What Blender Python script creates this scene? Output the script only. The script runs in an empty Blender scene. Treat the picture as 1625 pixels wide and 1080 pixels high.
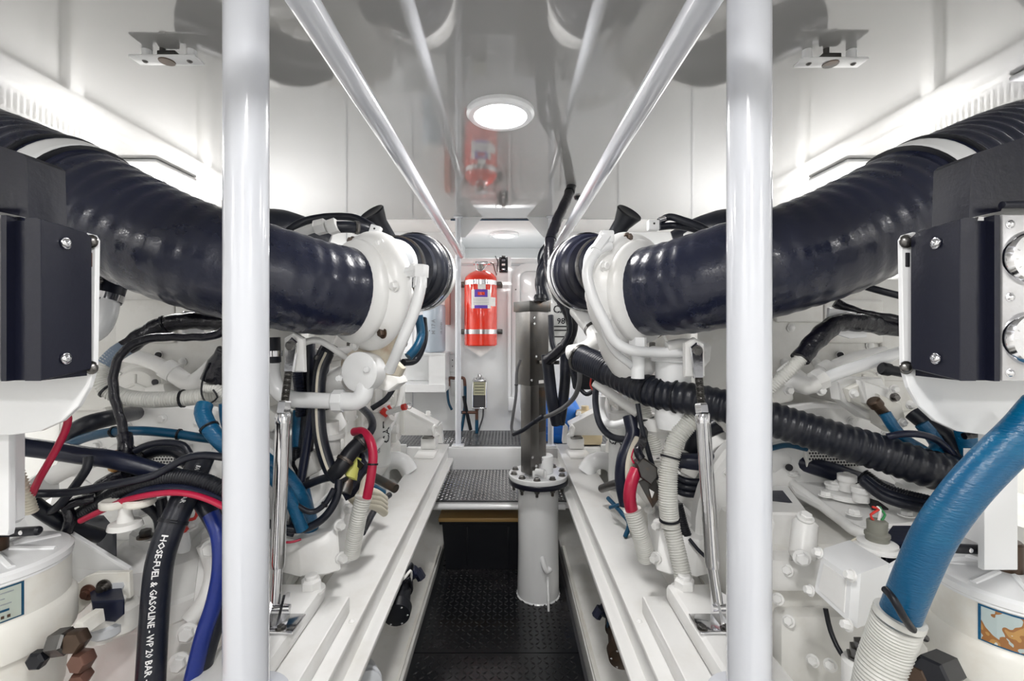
import bpy, bmesh, math, random
from mathutils import Vector as V, Matrix, Quaternion
random.seed(7)
PI = math.pi
sc = bpy.context.scene
C = sc.collection
# ---------------------------------------------------------------- camera
F, CX, CY, H = 723.0, 805.0, 525.0, 1.16
cam = bpy.data.objects.new('camera', bpy.data.cameras.new('camera'))
C.objects.link(cam)
cam.location = (0, 0, H)
cam.rotation_euler = (PI/2, 0, 0)
cam.data.sensor_width = 36
cam.data.lens = F/1625*36
cam.data.shift_x = (812.5-CX)/1625
cam.data.shift_y = (CY-540)/1625
cam.data.clip_start = 0.02
sc.camera = cam
# ---------------------------------------------------------------- world, lights, exposure
w = bpy.data.worlds.new('world'); sc.world = w
w.use_nodes = True
w.node_tree.nodes['Background'].inputs[0].default_value = (0.9, 0.95, 1, 1)
w.node_tree.nodes['Background'].inputs[1].default_value = 0.5
sc.view_settings.view_transform = 'Standard'
sc.view_settings.look = 'None'
sc.view_settings.exposure = 0.5
sc.view_settings.gamma = 1
sc.view_settings.use_curve_mapping = False
sc.cycles.max_bounces = 10
sc.cycles.diffuse_bounces = 6
sc.cycles.glossy_bounces = 4
sc.cycles.sample_clamp_indirect = 6
def area(name, loc, sx, sy, power, rot=(0, 0, 0), col=(1, 0.98, 0.96), disk=False):
    l = bpy.data.lights.new(name, 'AREA'); l.energy = power; l.color = col
    l.shape = 'DISK' if disk else 'RECTANGLE'; l.size = sx
    if not disk: l.size_y = sy
    o = bpy.data.objects.new(name, l); o.location = loc; o.rotation_euler = rot
    C.objects.link(o); return o
ZC = 1.805
LP = .62
area('round_lamp_and_fill', (-0.02, 1.34, ZC-.03), .15, .15, 9*LP, disk=True)
area('round_lamp_and_fill', (-0.02, 0.0, ZC-.03), .15, .15, 10*LP, disk=True)  # added fill above the camera, out of view
area('round_lamp_and_fill', (-0.02, -0.9, ZC-.03), .15, .15, 9*LP, disk=True)  # added fill behind the camera, out of view
area('round_lamp_and_fill', (-0.02, 3.03, ZC-.03), .12, .12, 3*LP, disk=True)
for s in (-1, 1):
    for yy, pw in ((-.9, 8), (1.05, 8), (1.81, 8), (2.5, 11)):  # pair behind the camera is added fill; forward pair added to brighten the wall
        area('panel_lamp_and_fill', (-.02+s*1.44, yy, ZC-.045), .26, .2, pw*LP)
# ---------------------------------------------------------------- materials
MATS = {}
def mat(name, col, rough=.5, metal=0., coat=0., bump=0., bscale=60., dirt=None, dscale=6., damt=.3, emit=0., trans=0., sheen=0., spec=.5, aniso=None, rvar=0.):
    m = bpy.data.materials.new(name); m.use_nodes = True
    nt = m.node_tree; b = nt.nodes['Principled BSDF']
    c4 = (*col, 1)
    b.inputs['Base Color'].default_value = c4
    b.inputs['Roughness'].default_value = rough
    b.inputs['Metallic'].default_value = metal
    b.inputs['Coat Weight'].default_value = coat
    b.inputs['Coat Roughness'].default_value = .04
    b.inputs['Specular IOR Level'].default_value = spec
    b.inputs['Transmission Weight'].default_value = trans
    if emit:
        b.inputs['Emission Color'].default_value = c4
        b.inputs['Emission Strength'].default_value = emit
    tc = nt.nodes.new('ShaderNodeTexCoord')
    if dirt or rvar:
        n = nt.nodes.new('ShaderNodeTexNoise'); n.inputs['Scale'].default_value = dscale
        n.inputs['Detail'].default_value = 6; n.inputs['Roughness'].default_value = .65
        nt.links.new(tc.outputs['Object'], n.inputs['Vector'])
        if dirt:
            r = nt.nodes.new('ShaderNodeValToRGB')
            r.color_ramp.elements[0].position = .5; r.color_ramp.elements[1].position = .78
            r.color_ramp.elements[0].color = c4
            mixed = tuple(col[i]*(1-damt)+dirt[i]*damt for i in range(3))
            r.color_ramp.elements[1].color = (*mixed, 1)
            nt.links.new(n.outputs['Fac'], r.inputs['Fac'])
            nt.links.new(r.outputs['Color'], b.inputs['Base Color'])
        if rvar:
            mr = nt.nodes.new('ShaderNodeMapRange')
            mr.inputs['To Min'].default_value = max(.02, rough-rvar); mr.inputs['To Max'].default_value = rough+rvar
            mr.inputs['From Min'].default_value = .3; mr.inputs['From Max'].default_value = .7
            nt.links.new(n.outputs['Fac'], mr.inputs['Value']); nt.links.new(mr.outputs['Result'], b.inputs['Roughness'])
    if bump:
        n2 = nt.nodes.new('ShaderNodeTexNoise'); n2.inputs['Scale'].default_value = bscale; n2.inputs['Detail'].default_value = 3
        bp = nt.nodes.new('ShaderNodeBump'); bp.inputs['Strength'].default_value = bump; bp.inputs['Distance'].default_value = .002
        mp = nt.nodes.new('ShaderNodeMapping')
        if aniso: mp.inputs['Scale'].default_value = aniso
        nt.links.new(tc.outputs['Object'], mp.inputs['Vector']); nt.links.new(mp.outputs['Vector'], n2.inputs['Vector'])
        nt.links.new(n2.outputs['Fac'], bp.inputs['Height']); nt.links.new(bp.outputs['Normal'], b.inputs['Normal'])
        if coat: nt.links.new(bp.outputs['Normal'], b.inputs['Coat Normal'])
    MATS[name] = m
    return m
W = mat('white_enamel', (.80, .80, .79), .32, bump=.25, bscale=45, dirt=(.45, .40, .30), dscale=7, damt=.22)
WB = mat('white_block_enamel', (.74, .735, .71), .4, bump=.35, bscale=30, dirt=(.40, .35, .26), dscale=9, damt=.35)
WS = mat('smooth_white_paint', (.82, .83, .84), .22, coat=.4, bump=.06, bscale=12, dirt=(.5, .47, .40), dscale=5, damt=.12)
POST = mat('glossy_post_paint', (.66, .68, .73), .18, coat=.8, bump=.05, bscale=14)
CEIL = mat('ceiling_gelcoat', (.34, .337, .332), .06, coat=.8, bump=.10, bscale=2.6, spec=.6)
MW = mat('matt_white_liner', (.86, .86, .85), .5, bump=.05, bscale=20)
CREAM = mat('cream_enamel', (.78, .77, .72), .35, bump=.2, bscale=40, dirt=(.45, .33, .18), dscale=8, damt=.3)
STAIN = mat('heat_stained_enamel', (.70, .64, .52), .4, bump=.3, bscale=40, dirt=(.38, .20, .09), dscale=22, damt=.8)
GREYW = mat('light_grey_plastic', (.55, .57, .60), .45)
RUB = mat('black_rubber', (.008, .010, .018), .34, bump=.25, bscale=150, dirt=(.06, .06, .065), dscale=14, damt=.5, spec=.4)
BIGH = mat('scuffed_hose_rubber', (.008, .011, .030), .27, coat=.2, bump=.5, bscale=70, dirt=(.05, .05, .065), dscale=5, damt=.3, rvar=.06)
WRAP = mat('glossy_black_tape', (.006, .006, .011), .25, bump=.8, bscale=120)
NAVY = mat('dark_blue_rubber', (.007, .010, .028), .34, bump=.2, bscale=120, spec=.4)
BLK = mat('satin_black_paint', (.007, .008, .018), .30, spec=.35, coat=.05, bump=.12, bscale=160)
BLKM = mat('matt_black_plastic', (.006, .007, .011), .42, spec=.35)
TRED = mat('black_tread_floor', (.006, .007, .009), .24, coat=.15, dirt=(.05, .042, .045), dscale=3, damt=.5, rvar=.08)
TREDG = mat('grey_tread_rubber', (.045, .047, .052), .3, coat=.3, dirt=(.2, .2, .2), dscale=9, damt=.4)
BLUE = mat('blue_hose_rubber', (.0, .082, .19), .30, bump=.6, bscale=130, aniso=(1, 1, 4), dirt=(.0, .13, .25), dscale=20, damt=.6)
TEAL = mat('teal_hose_rubber', (.0, .055, .12), .32, bump=.2, bscale=80)
RBLUE = mat('royal_blue_sleeve', (.002, .018, .18), .38, bump=.4, bscale=90, dirt=(.01, .02, .08), damt=.5, dscale=12)
RED = mat('red_rubber', (.42, .008, .045), .3)
REDP = mat('red_plastic', (.60, .03, .02), .35)
EXR = mat('extinguisher_red', (.80, .035, .012), .12, coat=.8)
CHR = mat('polished_steel', (.78, .78, .80), .12, metal=1, bump=.1, bscale=60)
STL = mat('brushed_steel', (.17, .165, .16), .30, metal=1, bump=.3, bscale=60, dirt=(.22, .19, .15), dscale=10, damt=.5)
STLD = mat('aged_steel', (.11, .108, .105), .4, metal=1, bump=.3, bscale=80, dirt=(.25, .12, .05), dscale=16, damt=.6)
CORW = mat('off_white_corrugated_plastic', (.60, .60, .57), .45, dirt=(.35, .31, .25), dscale=14, damt=.35)
LOOM = mat('cream_loom_plastic', (.62, .58, .48), .5)
LUGW = mat('worn_tread_metal', (.7, .7, .7), .2, metal=.9)
TAN = mat('tan_varnished_wood', (.45, .28, .10), .4, bump=.2, bscale=40)
BEIGE = mat('beige_plastic', (.66, .55, .36), .5)
BRONZE = mat('bronze', (.07, .045, .03), .38, metal=.5, dirt=(.15, .07, .04), dscale=30, damt=.5)
COPPER = mat('oxidised_copper', (.15, .075, .055), .42, metal=.5, bump=.3, bscale=60)
YEL = mat('yellow_green_label', (.62, .62, .16), .4)
TUB = mat('blue_tub_plastic', (.01, .16, .62), .3)
LAMP = mat('lit_diffuser', (1, 1, 1), .4, emit=6)
LAMP2 = mat('dim_lit_diffuser', (1, 1, 1), .4, emit=.2)
INK = mat('black_print', (.015, .015, .02), .6)
INKW = mat('white_print', (.75, .75, .75), .5)
INKG = mat('grey_print', (.25, .27, .3), .6)
INKP = mat('violet_print', (.12, .05, .45), .5)
LABW = mat('white_sticker', (.85, .84, .82), .4)
SILV = mat('silver_panel', (.55, .55, .56), .35, metal=.5, bump=.15, bscale=90, dirt=(.25, .22, .2), dscale=20, damt=.4)
DARK = mat('dark_void_grey', (.06, .06, .065), .7)
FILT = mat('filter_grey_blue_paint', (.42, .48, .55), .3, coat=.3)
FILW = mat('filter_cream_paint', (.72, .73, .72), .3, coat=.3)
AMB = mat('pale_scale_label', (.46, .45, .30), .15, coat=.5)
def wave_mat(name, col, rough, scale, axis='Z', strength=.6, dist=.003, metal=0.):
    m = mat(name, col, rough, metal=metal)
    nt = m.node_tree; b = nt.nodes['Principled BSDF']
    tc = nt.nodes.new('ShaderNodeTexCoord'); wv = nt.nodes.new('ShaderNodeTexWave')
    wv.bands_direction = axis; wv.inputs['Scale'].default_value = scale; wv.inputs['Distortion'].default_value = .4
    bp = nt.nodes.new('ShaderNodeBump'); bp.inputs['Strength'].default_value = strength; bp.inputs['Distance'].default_value = dist
    nt.links.new(tc.outputs['Object'], wv.inputs['Vector']); nt.links.new(wv.outputs['Fac'], bp.inputs['Height'])
    nt.links.new(bp.outputs['Normal'], b.inputs['Normal'])
    return m
def sticker_mat(name, base, spots, scale=40, thr=.52):
    m = mat(name, base, .35)
    nt = m.node_tree; b = nt.nodes['Principled BSDF']
    tc = nt.nodes.new('ShaderNodeTexCoord'); n = nt.nodes.new('ShaderNodeTexNoise'); n.inputs['Scale'].default_value = scale
    r = nt.nodes.new('ShaderNodeValToRGB'); r.color_ramp.interpolation = 'CONSTANT'
    r.color_ramp.elements[0].color = (*base, 1); r.color_ramp.elements[1].position = thr; r.color_ramp.elements[1].color = (*spots[0], 1)
    for i, s in enumerate(spots[1:]):
        e = r.color_ramp.elements.new(thr+.06*(i+1)); e.color = (*s, 1)
    nt.links.new(tc.outputs['Object'], n.inputs['Vector']); nt.links.new(n.outputs['Fac'], r.inputs['Fac']); nt.links.new(r.outputs['Color'], b.inputs['Base Color'])
    return m
PALEG = mat('pale_green_plate', (.42, .47, .42), .35, dirt=(.45, .35, .2), dscale=25, damt=.4)
WORN = sticker_mat('weathered_plate', (.42, .50, .50), [(.30, .13, .04), (.45, .25, .08), (.60, .60, .55)], 38, .48)
# ---------------------------------------------------------------- geometry helpers
def P(px, py, d): return V(((px-CX)/F*d, d, H+(CY-py)/F*d))
XM = -.02
def mir(p): return V((2*XM-p[0], p[1], p[2]))
def basis(a, up=None):
    a = V(a).normalized()
    u = V(up) if up is not None else (V((0, 0, 1)) if abs(a.z) < .9 else V((0, 1, 0)))
    x = u.cross(a); x.normalize(); y = a.cross(x)
    return x, y, a
def crom(pts, step):
    pts = [V(p) for p in pts]
    if len(pts) == 2:
        L = (pts[1]-pts[0]).length; n = max(1, int(L/step)); return [pts[0].lerp(pts[1], i/n) for i in range(n+1)]
    q = [pts[0]*2-pts[1]]+pts+[pts[-1]*2-pts[-2]]
    out = []
    for i in range(1, len(q)-2):
        p0, p1, p2, p3 = q[i-1:i+3]
        n = max(2, int((p2-p1).length/step)+1)
        for k in range(n):
            t = k/n
            out.append(.5*((2*p1)+(p2-p0)*t+(2*p0-5*p1+4*p2-p3)*t*t+(3*p1-p0-3*p2+p3)*t**3))
    out.append(pts[-1])
    return out
def frames(path):
    n = len(path); T = []
    for i in range(n):
        t = path[min(i+1, n-1)]-path[max(i-1, 0)]; T.append(t.normalized())
    x, y, _ = basis(T[0]); res = []
    for i in range(n):
        if i:
            q = T[i-1].rotation_difference(T[i]); x = (q @ x)
        x = (x-T[i]*x.dot(T[i])).normalized(); y = T[i].cross(x)
        res.append((path[i], x.copy(), y.copy(), T[i]))
    return res
class M:
    def __init__(s): s.v = []; s.f = []
    def add(s, vs, fs):
        o = len(s.v); s.v += [V(p) for p in vs]; s.f += [[o+i for i in f] for f in fs]; return s
    def ring(s, rings, close=False, caps=True):
        n = len(rings[0]); vs = [p for r in rings for p in r]; fs = []
        for i in range(len(rings)-1):
            for k in range(n):
                fs.append([i*n+k, i*n+(k+1) % n, (i+1)*n+(k+1) % n, (i+1)*n+k])
        if close:
            i = len(rings)-1
            for k in range(n): fs.append([i*n+k, i*n+(k+1) % n, (k+1) % n, k])
        elif caps:
            fs.append(list(range(n))[::-1]); i = (len(rings)-1)*n; fs.append([i+k for k in range(n)])
        return s.add(vs, fs)
    def lathe(s, o, a, prof, seg=24, up=None, caps=True, ph=0.):
        x, y, a = basis(a, up); o = V(o)
        return s.ring([[o+a*t+(x*math.cos(2*PI*k/seg+ph)+y*math.sin(2*PI*k/seg+ph))*max(r, 1e-4) for k in range(seg)] for t, r in prof], caps=caps)
    def cyl(s, p, q, r, r2=None, seg=20, bev=0.):
        p, q = V(p), V(q); L = (q-p).length; r2 = r if r2 is None else r2
        if L < 1e-6: return s
        if bev: pr = [(0, r-bev), (bev, r), (L-bev, r2), (L, r2-bev)]
        else: pr = [(0, r), (L, r2)]
        return s.lathe(p, q-p, pr, seg)
    def tube(s, pts, r, seg=12, step=.012, rf=None, radii=None, caps=True, smooth=True):
        path = crom(pts, step) if smooth else [V(p) for p in pts]
        fr = frames(path); rings = []; acc = 0.
        tot = sum((path[i+1]-path[i]).length for i in range(len(path)-1)) or 1
        for i, (p, x, y, t) in enumerate(fr):
            if i: acc += (path[i]-path[i-1]).length
            rr = r
            if radii:
                u = acc/tot*(len(radii)-1); k = min(int(u), len(radii)-2); rr = radii[k]*(1-(u-k))+radii[k+1]*(u-k)
            rings.append([p+(x*math.cos(2*PI*k/seg)+y*math.sin(2*PI*k/seg))*(rf(acc, 2*PI*k/seg, rr) if rf else rr) for k in range(seg)])
        return s.ring(rings, caps=caps)
    def box(s, c, size, R=None, bev=0.):
        c = V(c); a, b, h = [q/2 for q in size]
        if bev > 0:
            bv = min(bev, a*.9, b*.9, h*.9); prof = []
            # rounded in plan and chamfered at the top and bottom
            def loop(ia, z):
                o = []
                A, B = a-ia, b-ia
                for sx, sy, a0 in ((1, 1, 0), (-1, 1, 90), (-1, -1, 180), (1, -1, 270)):
                    for dg in (0, 45, 90):
                        t = math.radians(a0+dg); rr = max(bv-ia, .0001)
                        o.append(V((sx*(A-rr)+rr*math.cos(t), sy*(B-rr)+rr*math.sin(t), z)))
                return o
            L = [loop(bv*.999, -h), loop(bv*.3, -h+bv*.3), loop(0, -h+bv), loop(0, h-bv), loop(bv*.3, h-bv*.3), loop(bv*.999, h)]
            L = [[(R @ p if R else p)+c for p in q] for q in L]
            return s.ring(L)
        vs = [V((x, y, z)) for x in (-a, a) for y in (-b, b) for z in (-h, h)]
        vs = [(R @ p if R else p)+c for p in vs]
        return s.add(vs, [[0, 1, 3, 2], [4, 6, 7, 5], [0, 4, 5, 1], [2, 3, 7, 6], [0, 2, 6, 4], [1, 5, 7, 3]])
    def bb(s, lo, hi, bev=0.):
        lo, hi = V(lo), V(hi); return s.box((lo+hi)/2, [abs(q) for q in hi-lo], None, bev)
    def slab(s, poly, off, bev=0.):
        # polygon in space, extruded by the vector off, optional chamfer of the first face
        poly = [V(p) for p in poly]; off = V(off); n = len(poly)
        if bev:
            c = sum(poly, V())/n; L = off.length
            ins = [p+(c-p).normalized()*bev for p in poly]; e = off*(bev/L)
            return s.ring([ins, [p+e for p in poly], [p+off for p in poly]])
        return s.ring([poly, [p+off for p in poly]])
    def build(s, name, m, parent=None, smooth=True, ang=35):
        me = bpy.data.meshes.new(name)
        org = wloc(parent) if parent else None
        if org is None:
            xs = [p.x for p in s.v]; ys = [p.y for p in s.v]; zs = [p.z for p in s.v]
            org = V(((min(xs)+max(xs))/2, (min(ys)+max(ys))/2, min(zs)))
            loc = org
        else: loc = V()
        me.from_pydata([p-org for p in s.v], [], s.f)
        me.materials.append(m)
        bm = bmesh.new(); bm.from_mesh(me); bmesh.ops.recalc_face_normals(bm, faces=bm.faces)
        bmesh.ops.dissolve_degenerate(bm, dist=1e-5, edges=bm.edges)
        bm.to_mesh(me); bm.free()
        if smooth:
            me.polygons.foreach_set('use_smooth', [True]*len(me.polygons)); me.set_sharp_from_angle(angle=math.radians(ang))
        o = bpy.data.objects.new(name, me); C.objects.link(o); o.location = loc
        if parent: o.parent = parent
        return o
def wloc(o):
    p = V()
    while o: p += o.location; o = o.parent
    return p
def tag(o, label=None, cat=None, group=None, kind=None):
    if label: o['label'] = label
    if cat: o['category'] = cat
    if group: o['group'] = group
    if kind: o['kind'] = kind
    return o
def thing(name, loc, label, cat, group=None):
    o = bpy.data.objects.new(name, None); C.objects.link(o); o.location = loc; o.empty_display_size = .05
    return tag(o, label, cat, group)
SH = {}
def shared(key, mk, name, m, parent, loc, axis, ph=0.):
    """a small piece that shares its mesh with its like"""
    k = (key, m.name)
    if k not in SH:
        o = mk().build(name, m); off = o.location.copy()
        me = o.data; me.transform(Matrix.Translation(off)); bpy.data.objects.remove(o); SH[k] = me
    o = bpy.data.objects.new(name, SH[k]); C.objects.link(o)
    q = V((0, 0, 1)).rotation_difference(V(axis).normalized())
    o.rotation_mode = 'QUATERNION'; o.rotation_quaternion = q @ Quaternion((0, 0, 1), ph)
    if parent: o.parent = parent; o.location = V(loc)-wloc(parent)
    else: o.location = loc
    return o
def bolt(parent, loc, axis, r=.008, h=.008, m=None, washer=True, ph=0.):
    """hex head bolt; axis points out of the surface"""
    def mk():
        b = M()
        if washer: b.lathe((0, 0, 0), (0, 0, 1), [(0, r*1.35), (h*.22, r*1.35)], 16)
        b.lathe((0, 0, 0), (0, 0, 1), [(0, r), (h*.85, r), (h, r*.82)], 6)
        return b
    return shared(('bolt', r, h, washer), mk, 'bolt', m or W, parent, loc, axis, ph)
def dome(parent, loc, axis, r=.007, m=None):
    def mk(): return M().lathe((0, 0, 0), (0, 0, 1), [(0, r*1.2), (r*.2, r*1.2), (r*.25, r), (r*.6, r*.8), (r*.8, r*.4)], 14)
    return shared(('dome', r), mk, 'bolt', m or STL, parent, loc, axis)
def corr(amp, pitch):
    return lambda s, a, r: r+amp*math.cos(2*PI*s/pitch)
def wrapf(amp, pitch):
    return lambda s, a, r: r*(1+.03*math.sin(a*3+s*40))+amp*(((s/pitch+a/(2*PI)) % 1)-.5)
def hose(name, m, r, pts, label=None, cat='hose', corrug=None, parent=None, group=None, seg=14, rf=None, step=None, radii=None):
    st = step or (corrug[1]/5 if corrug else max(.01, r*.8))
    b = M().tube(pts, r, seg, st, rf or (corr(*corrug) if corrug else None), radii)
    o = b.build(name, m, parent, ang=80)
    if label: tag(o, label, cat, group)
    return o
def band(path_pts, t, r, wd, m, parent, name='clamp', screw=True, step=.02):
    """a clamp ring round a hose at the share t of its length"""
    path = crom(path_pts, step); fr = frames(path); i = max(0, min(len(fr)-1, int(t*(len(fr)-1))))
    p, x, y, a = fr[i]
    b = M().lathe(p-a*wd/2, a, [(0, r), (0, r*1.0+.0015), (wd, r+.0015), (wd, r)], 24)
    if screw:
        n = (V((0, 0, H))-p); n = (n-a*n.dot(a)).normalized(); c = p+n*(r+.003)
        s = a.cross(n); b.cyl(c-s*wd*.9, c+s*wd*.9, wd*.32, seg=8)
    return b.build(name, m, parent)
_txt = {}
def text_mesh(txt, size, mapf, name, m, parent, depth=.0006, align='CENTER', res=2):
    cu = bpy.data.curves.new('t', 'FONT'); cu.body = txt; cu.size = size; cu.extrude = 0; cu.offset = size*.022; cu.resolution_u = res
    cu.align_x = align; cu.align_y = 'CENTER'
    to = bpy.data.objects.new('t', cu); C.objects.link(to)
    dg = bpy.context.evaluated_depsgraph_get(); dg.update()
    me0 = bpy.data.meshes.new_from_object(to.evaluated_get(dg))
    vs = [(v.co.x, v.co.y) for v in me0.vertices]; fs = [list(p.vertices) for p in me0.polygons]
    bpy.data.objects.remove(to); bpy.data.curves.remove(cu); bpy.data.meshes.remove(me0)
    b = M(); b.v = [V(mapf(u, v)) for u, v in vs]; b.f = fs
    return b.build(name, m, parent, smooth=False)
def flatmap(o, u, n, lift=.0008):
    o = V(o); u = V(u).normalized(); n = V(n).normalized(); v = n.cross(u)
    return lambda a, b: o+u*a+v*b+n*lift
def cylmap(c, axis, nrm, r, lift=.0008, along=False):
    """text wrapped on a cylinder: u round the axis (or along it), v the other way"""
    c = V(c); axis = V(axis).normalized(); n = V(nrm); n = (n-axis*n.dot(axis)).normalized(); t = axis.cross(n)
    def f(a, b):
        if along: a, b = -b, a
        th = a/r
        return c+axis*b+(n*math.cos(th)+t*math.sin(th))*(r+lift)
    return f
def stiff(b): return b
# ================================================================ the room
XL, XR, YB, YF = -1.77, 1.73, -1.3, 2.97
def struct(o): o['kind'] = 'structure'; return o
# ceiling
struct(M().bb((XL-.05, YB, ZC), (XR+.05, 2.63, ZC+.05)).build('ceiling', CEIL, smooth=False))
struct(M().bb((XL-.05, 2.641, ZC+.001), (XR+.05, 3.62, ZC+.05)).build('ceiling', MW, smooth=False))
t = struct(M().bb((-.327, 2.628, ZC-.006), (.305, 2.640, ZC+.01)).build('trim_1', mat('blue_black_edge_tape', (.03, .07, .13), .5), smooth=False))
# walls
for nm, x0, x1, s in (('wall_left', XL-.05, XL, 1), ('wall_right', XR, XR+.05, -1)):
    wl = struct(M().bb((x0, YB, .3), (x1, 3.0, ZC)).build(nm, MW, smooth=False))
    xi = x1 if s > 0 else x0
    for z0, z1 in ((1.60, 1.665), (1.70, 1.765)):
        b = M(); y = -.5
        b.bb((xi, -.55, z1), (xi+s*.018, 2.7, z1+.008)); b.bb((xi, -.55, z0-.008), (xi+s*.018, 2.7, z0))
        while y < 2.66:
            b.bb((xi, y, z0), (xi+s*.012, y+.009, z1)); y += .022
        b.build('vent_slat', MW, wl, smooth=False)['kind'] = 'stuff'
    # horizontal stringer and frames of the hull side
    b = M(); b.bb((xi, YB, 1.50), (xi+s*.05, 2.95, 1.56), .006); b.build('stringer', W, wl)
    for y in (.2, 1.0, 1.8, 2.6):
        M().bb((xi, y, .5), (xi+s*.045, y+.06, 1.50), .006).build('frame_rib', W, wl)
# aft bulkhead behind the camera
struct(M().bb((XL, YB-.05, .0), (XR, YB, ZC)).build('wall_aft', MW, smooth=False))
# forward wall with the recess over it
wf = struct(M().bb((XL, YF, .0), (-.345, YF+.05, ZC)).bb((.315, YF, .0), (XR, YF+.05, ZC)).bb((-.345, YF, 0.), (.315, YF+.05, 1.60)).build('wall_forward', WS, smooth=False))
M().bb((-.345, YF-.012, 1.598), (.315, YF+.05, 1.634), .006).build('ledge', WS, wf)
M().bb((XL, 3.55, 1.5), (XR, 3.6, ZC)).build('recess_back', MW, wf, smooth=False)
M().bb((-.345, 2.975, 1.60), (-.325, 3.55, ZC)).bb((.295, 2.975, 1.60), (.315, 3.55, ZC)).build('recess_side', MW, wf, smooth=False)
M().bb((-.345, 3.53, 1.70), (.315, 3.545, 1.712)).build('recess_seam', INKG, wf, smooth=False)
# panel joints on the forward wall
for x in (-1.05, -.62, .72, 1.2):
    M().bb((x, YF-.004, .6), (x+.006, YF, ZC)).build('panel_joint', GREYW, wf, smooth=False)
M().bb((-.35, YF-.006, 1.585), (.32, YF, 1.592)).build('panel_joint', GREYW, wf, smooth=False)
# hull sides under the engines
for nm, s in (('wall_bilge_left', -1), ('wall_bilge_right', 1)):
    prof = [(.318, -.03), (.32, .02), (.345, .035), (.42, .06), (.58, .26), (.80, .40), (1.8, .62)]
    xs = [(XM-.02 + s*a if False else XM + s*a - (.0 if s < 0 else .0)+( -.002 if s<0 else -.018), z) for a, z in prof]
    b = M(); rings = []
    for y in (YB, 0, .8, 1.6, 2.4, 3.0):
        rings.append([V((x, y, z)) for x, z in xs]+[V((x, y, z-.05)) for x, z in xs[::-1]])
    b.ring(rings)
    hull = struct(b.build(nm, WB, ang=50))
    M().bb((XM+s*.318-.012, YB, .0), (XM+s*.338-.012, 2.4, .032), .004).build('curb', CREAM, hull)
TREDL = mat('worn_black_tread_lug', (.012, .012, .014), .14, coat=.5)
# ---------------------------------------------------------------- floors
def lugs(b, x0, x1, y0, y1, z, pitch, L, wd, h, ang=45):
    nx = int((x1-x0)/pitch); ny = int((y1-y0)/pitch); ca = math.radians(ang)
    ox = (x1-x0-(nx-1)*pitch)/2; oy = (y1-y0-(ny-1)*pitch)/2
    for i in range(nx):
        for j in range(ny):
            t = ca if (i+j) % 2 else -ca
            c = V((x0+ox+i*pitch, y0+oy+j*pitch, z)); u = V((math.cos(t), math.sin(t), 0)); v = V((-u.y, u.x, 0))
            b.add([c+u*L, c+v*wd, c-u*L, c-v*wd, c+u*L*.45+V((0, 0, h)), c+v*wd*.4+V((0, 0, h)), c-u*L*.45+V((0, 0, h)), c-v*wd*.4+V((0, 0, h))],
                  [[0, 1, 5, 4], [1, 2, 6, 5], [2, 3, 7, 6], [3, 0, 4, 7], [4, 5, 6, 7]])
fl = bpy.data.objects.new('floor', None); C.objects.link(fl); fl['kind'] = 'structure'
for (x0, x1, y0, y1) in ((-.338, .258, 1.645, 2.45), (-.338, .258, .75, 1.641), (-.338, .258, YB, .746)):
    p = M().bb((x0, y0, -.012), (x1, y1, 0)).build('floor_panel', TRED, fl, smooth=False)
    b = M(); lugs(b, x0+.005, x1-.005, max(y0, .6)+.004, y1-.004, 0, .0235, .0125, .0042, .0034); b.build('tread_lug', TREDL, p, smooth=False)['kind'] = 'stuff'
M().bb((-1.0, YB, -.06), (1.0, 3.0, -.045)).build('underfloor', DARK, fl, smooth=False)
# landing step
ld = struct(M().bb((-.372, 2.07, .355), (.289, 2.53, .385)).build('floor_landing', WS, smooth=False))
p = M().bb((-.372, 2.064, .385), (.289, 2.53, .391)).build('tread_mat', TREDG, ld, smooth=False)
b = M(); lugs(b, -.368, .285, 2.07, 2.525, .391, .018, .0088, .0034, .0024); b.build('tread_lug', LUGW, p, smooth=False)['kind'] = 'stuff'
b = M(); b.cyl((-.35, 2.062, .366), (.262, 2.062, .366), .014, seg=14); b.build('nosing', WS, ld)
# upper floor
uf = struct(M().bb((-.56, 2.53, .36), (.52, 2.57, .512), .004).bb((-1.2, 2.57, .49), (1.2, 3.0, .505)).build('floor_forward', WS))
p = M().bb((-1.1, 2.572, .505), (1.1, YF, .513)).build('tread_mat', TREDG, uf, smooth=False)
b = M(); lugs(b, -.8, .8, 2.58, 2.96, .513, .02, .009, .003, .002); b.build('tread_lug', TREDG, p, smooth=False)['kind'] = 'stuff'
M().bb((-.95, 2.528, .44), (-.56, 2.545, .53), .004).bb((.52, 2.528, .44), (.9, 2.545, .53), .004).build('kick_plate', WS, uf)
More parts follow.
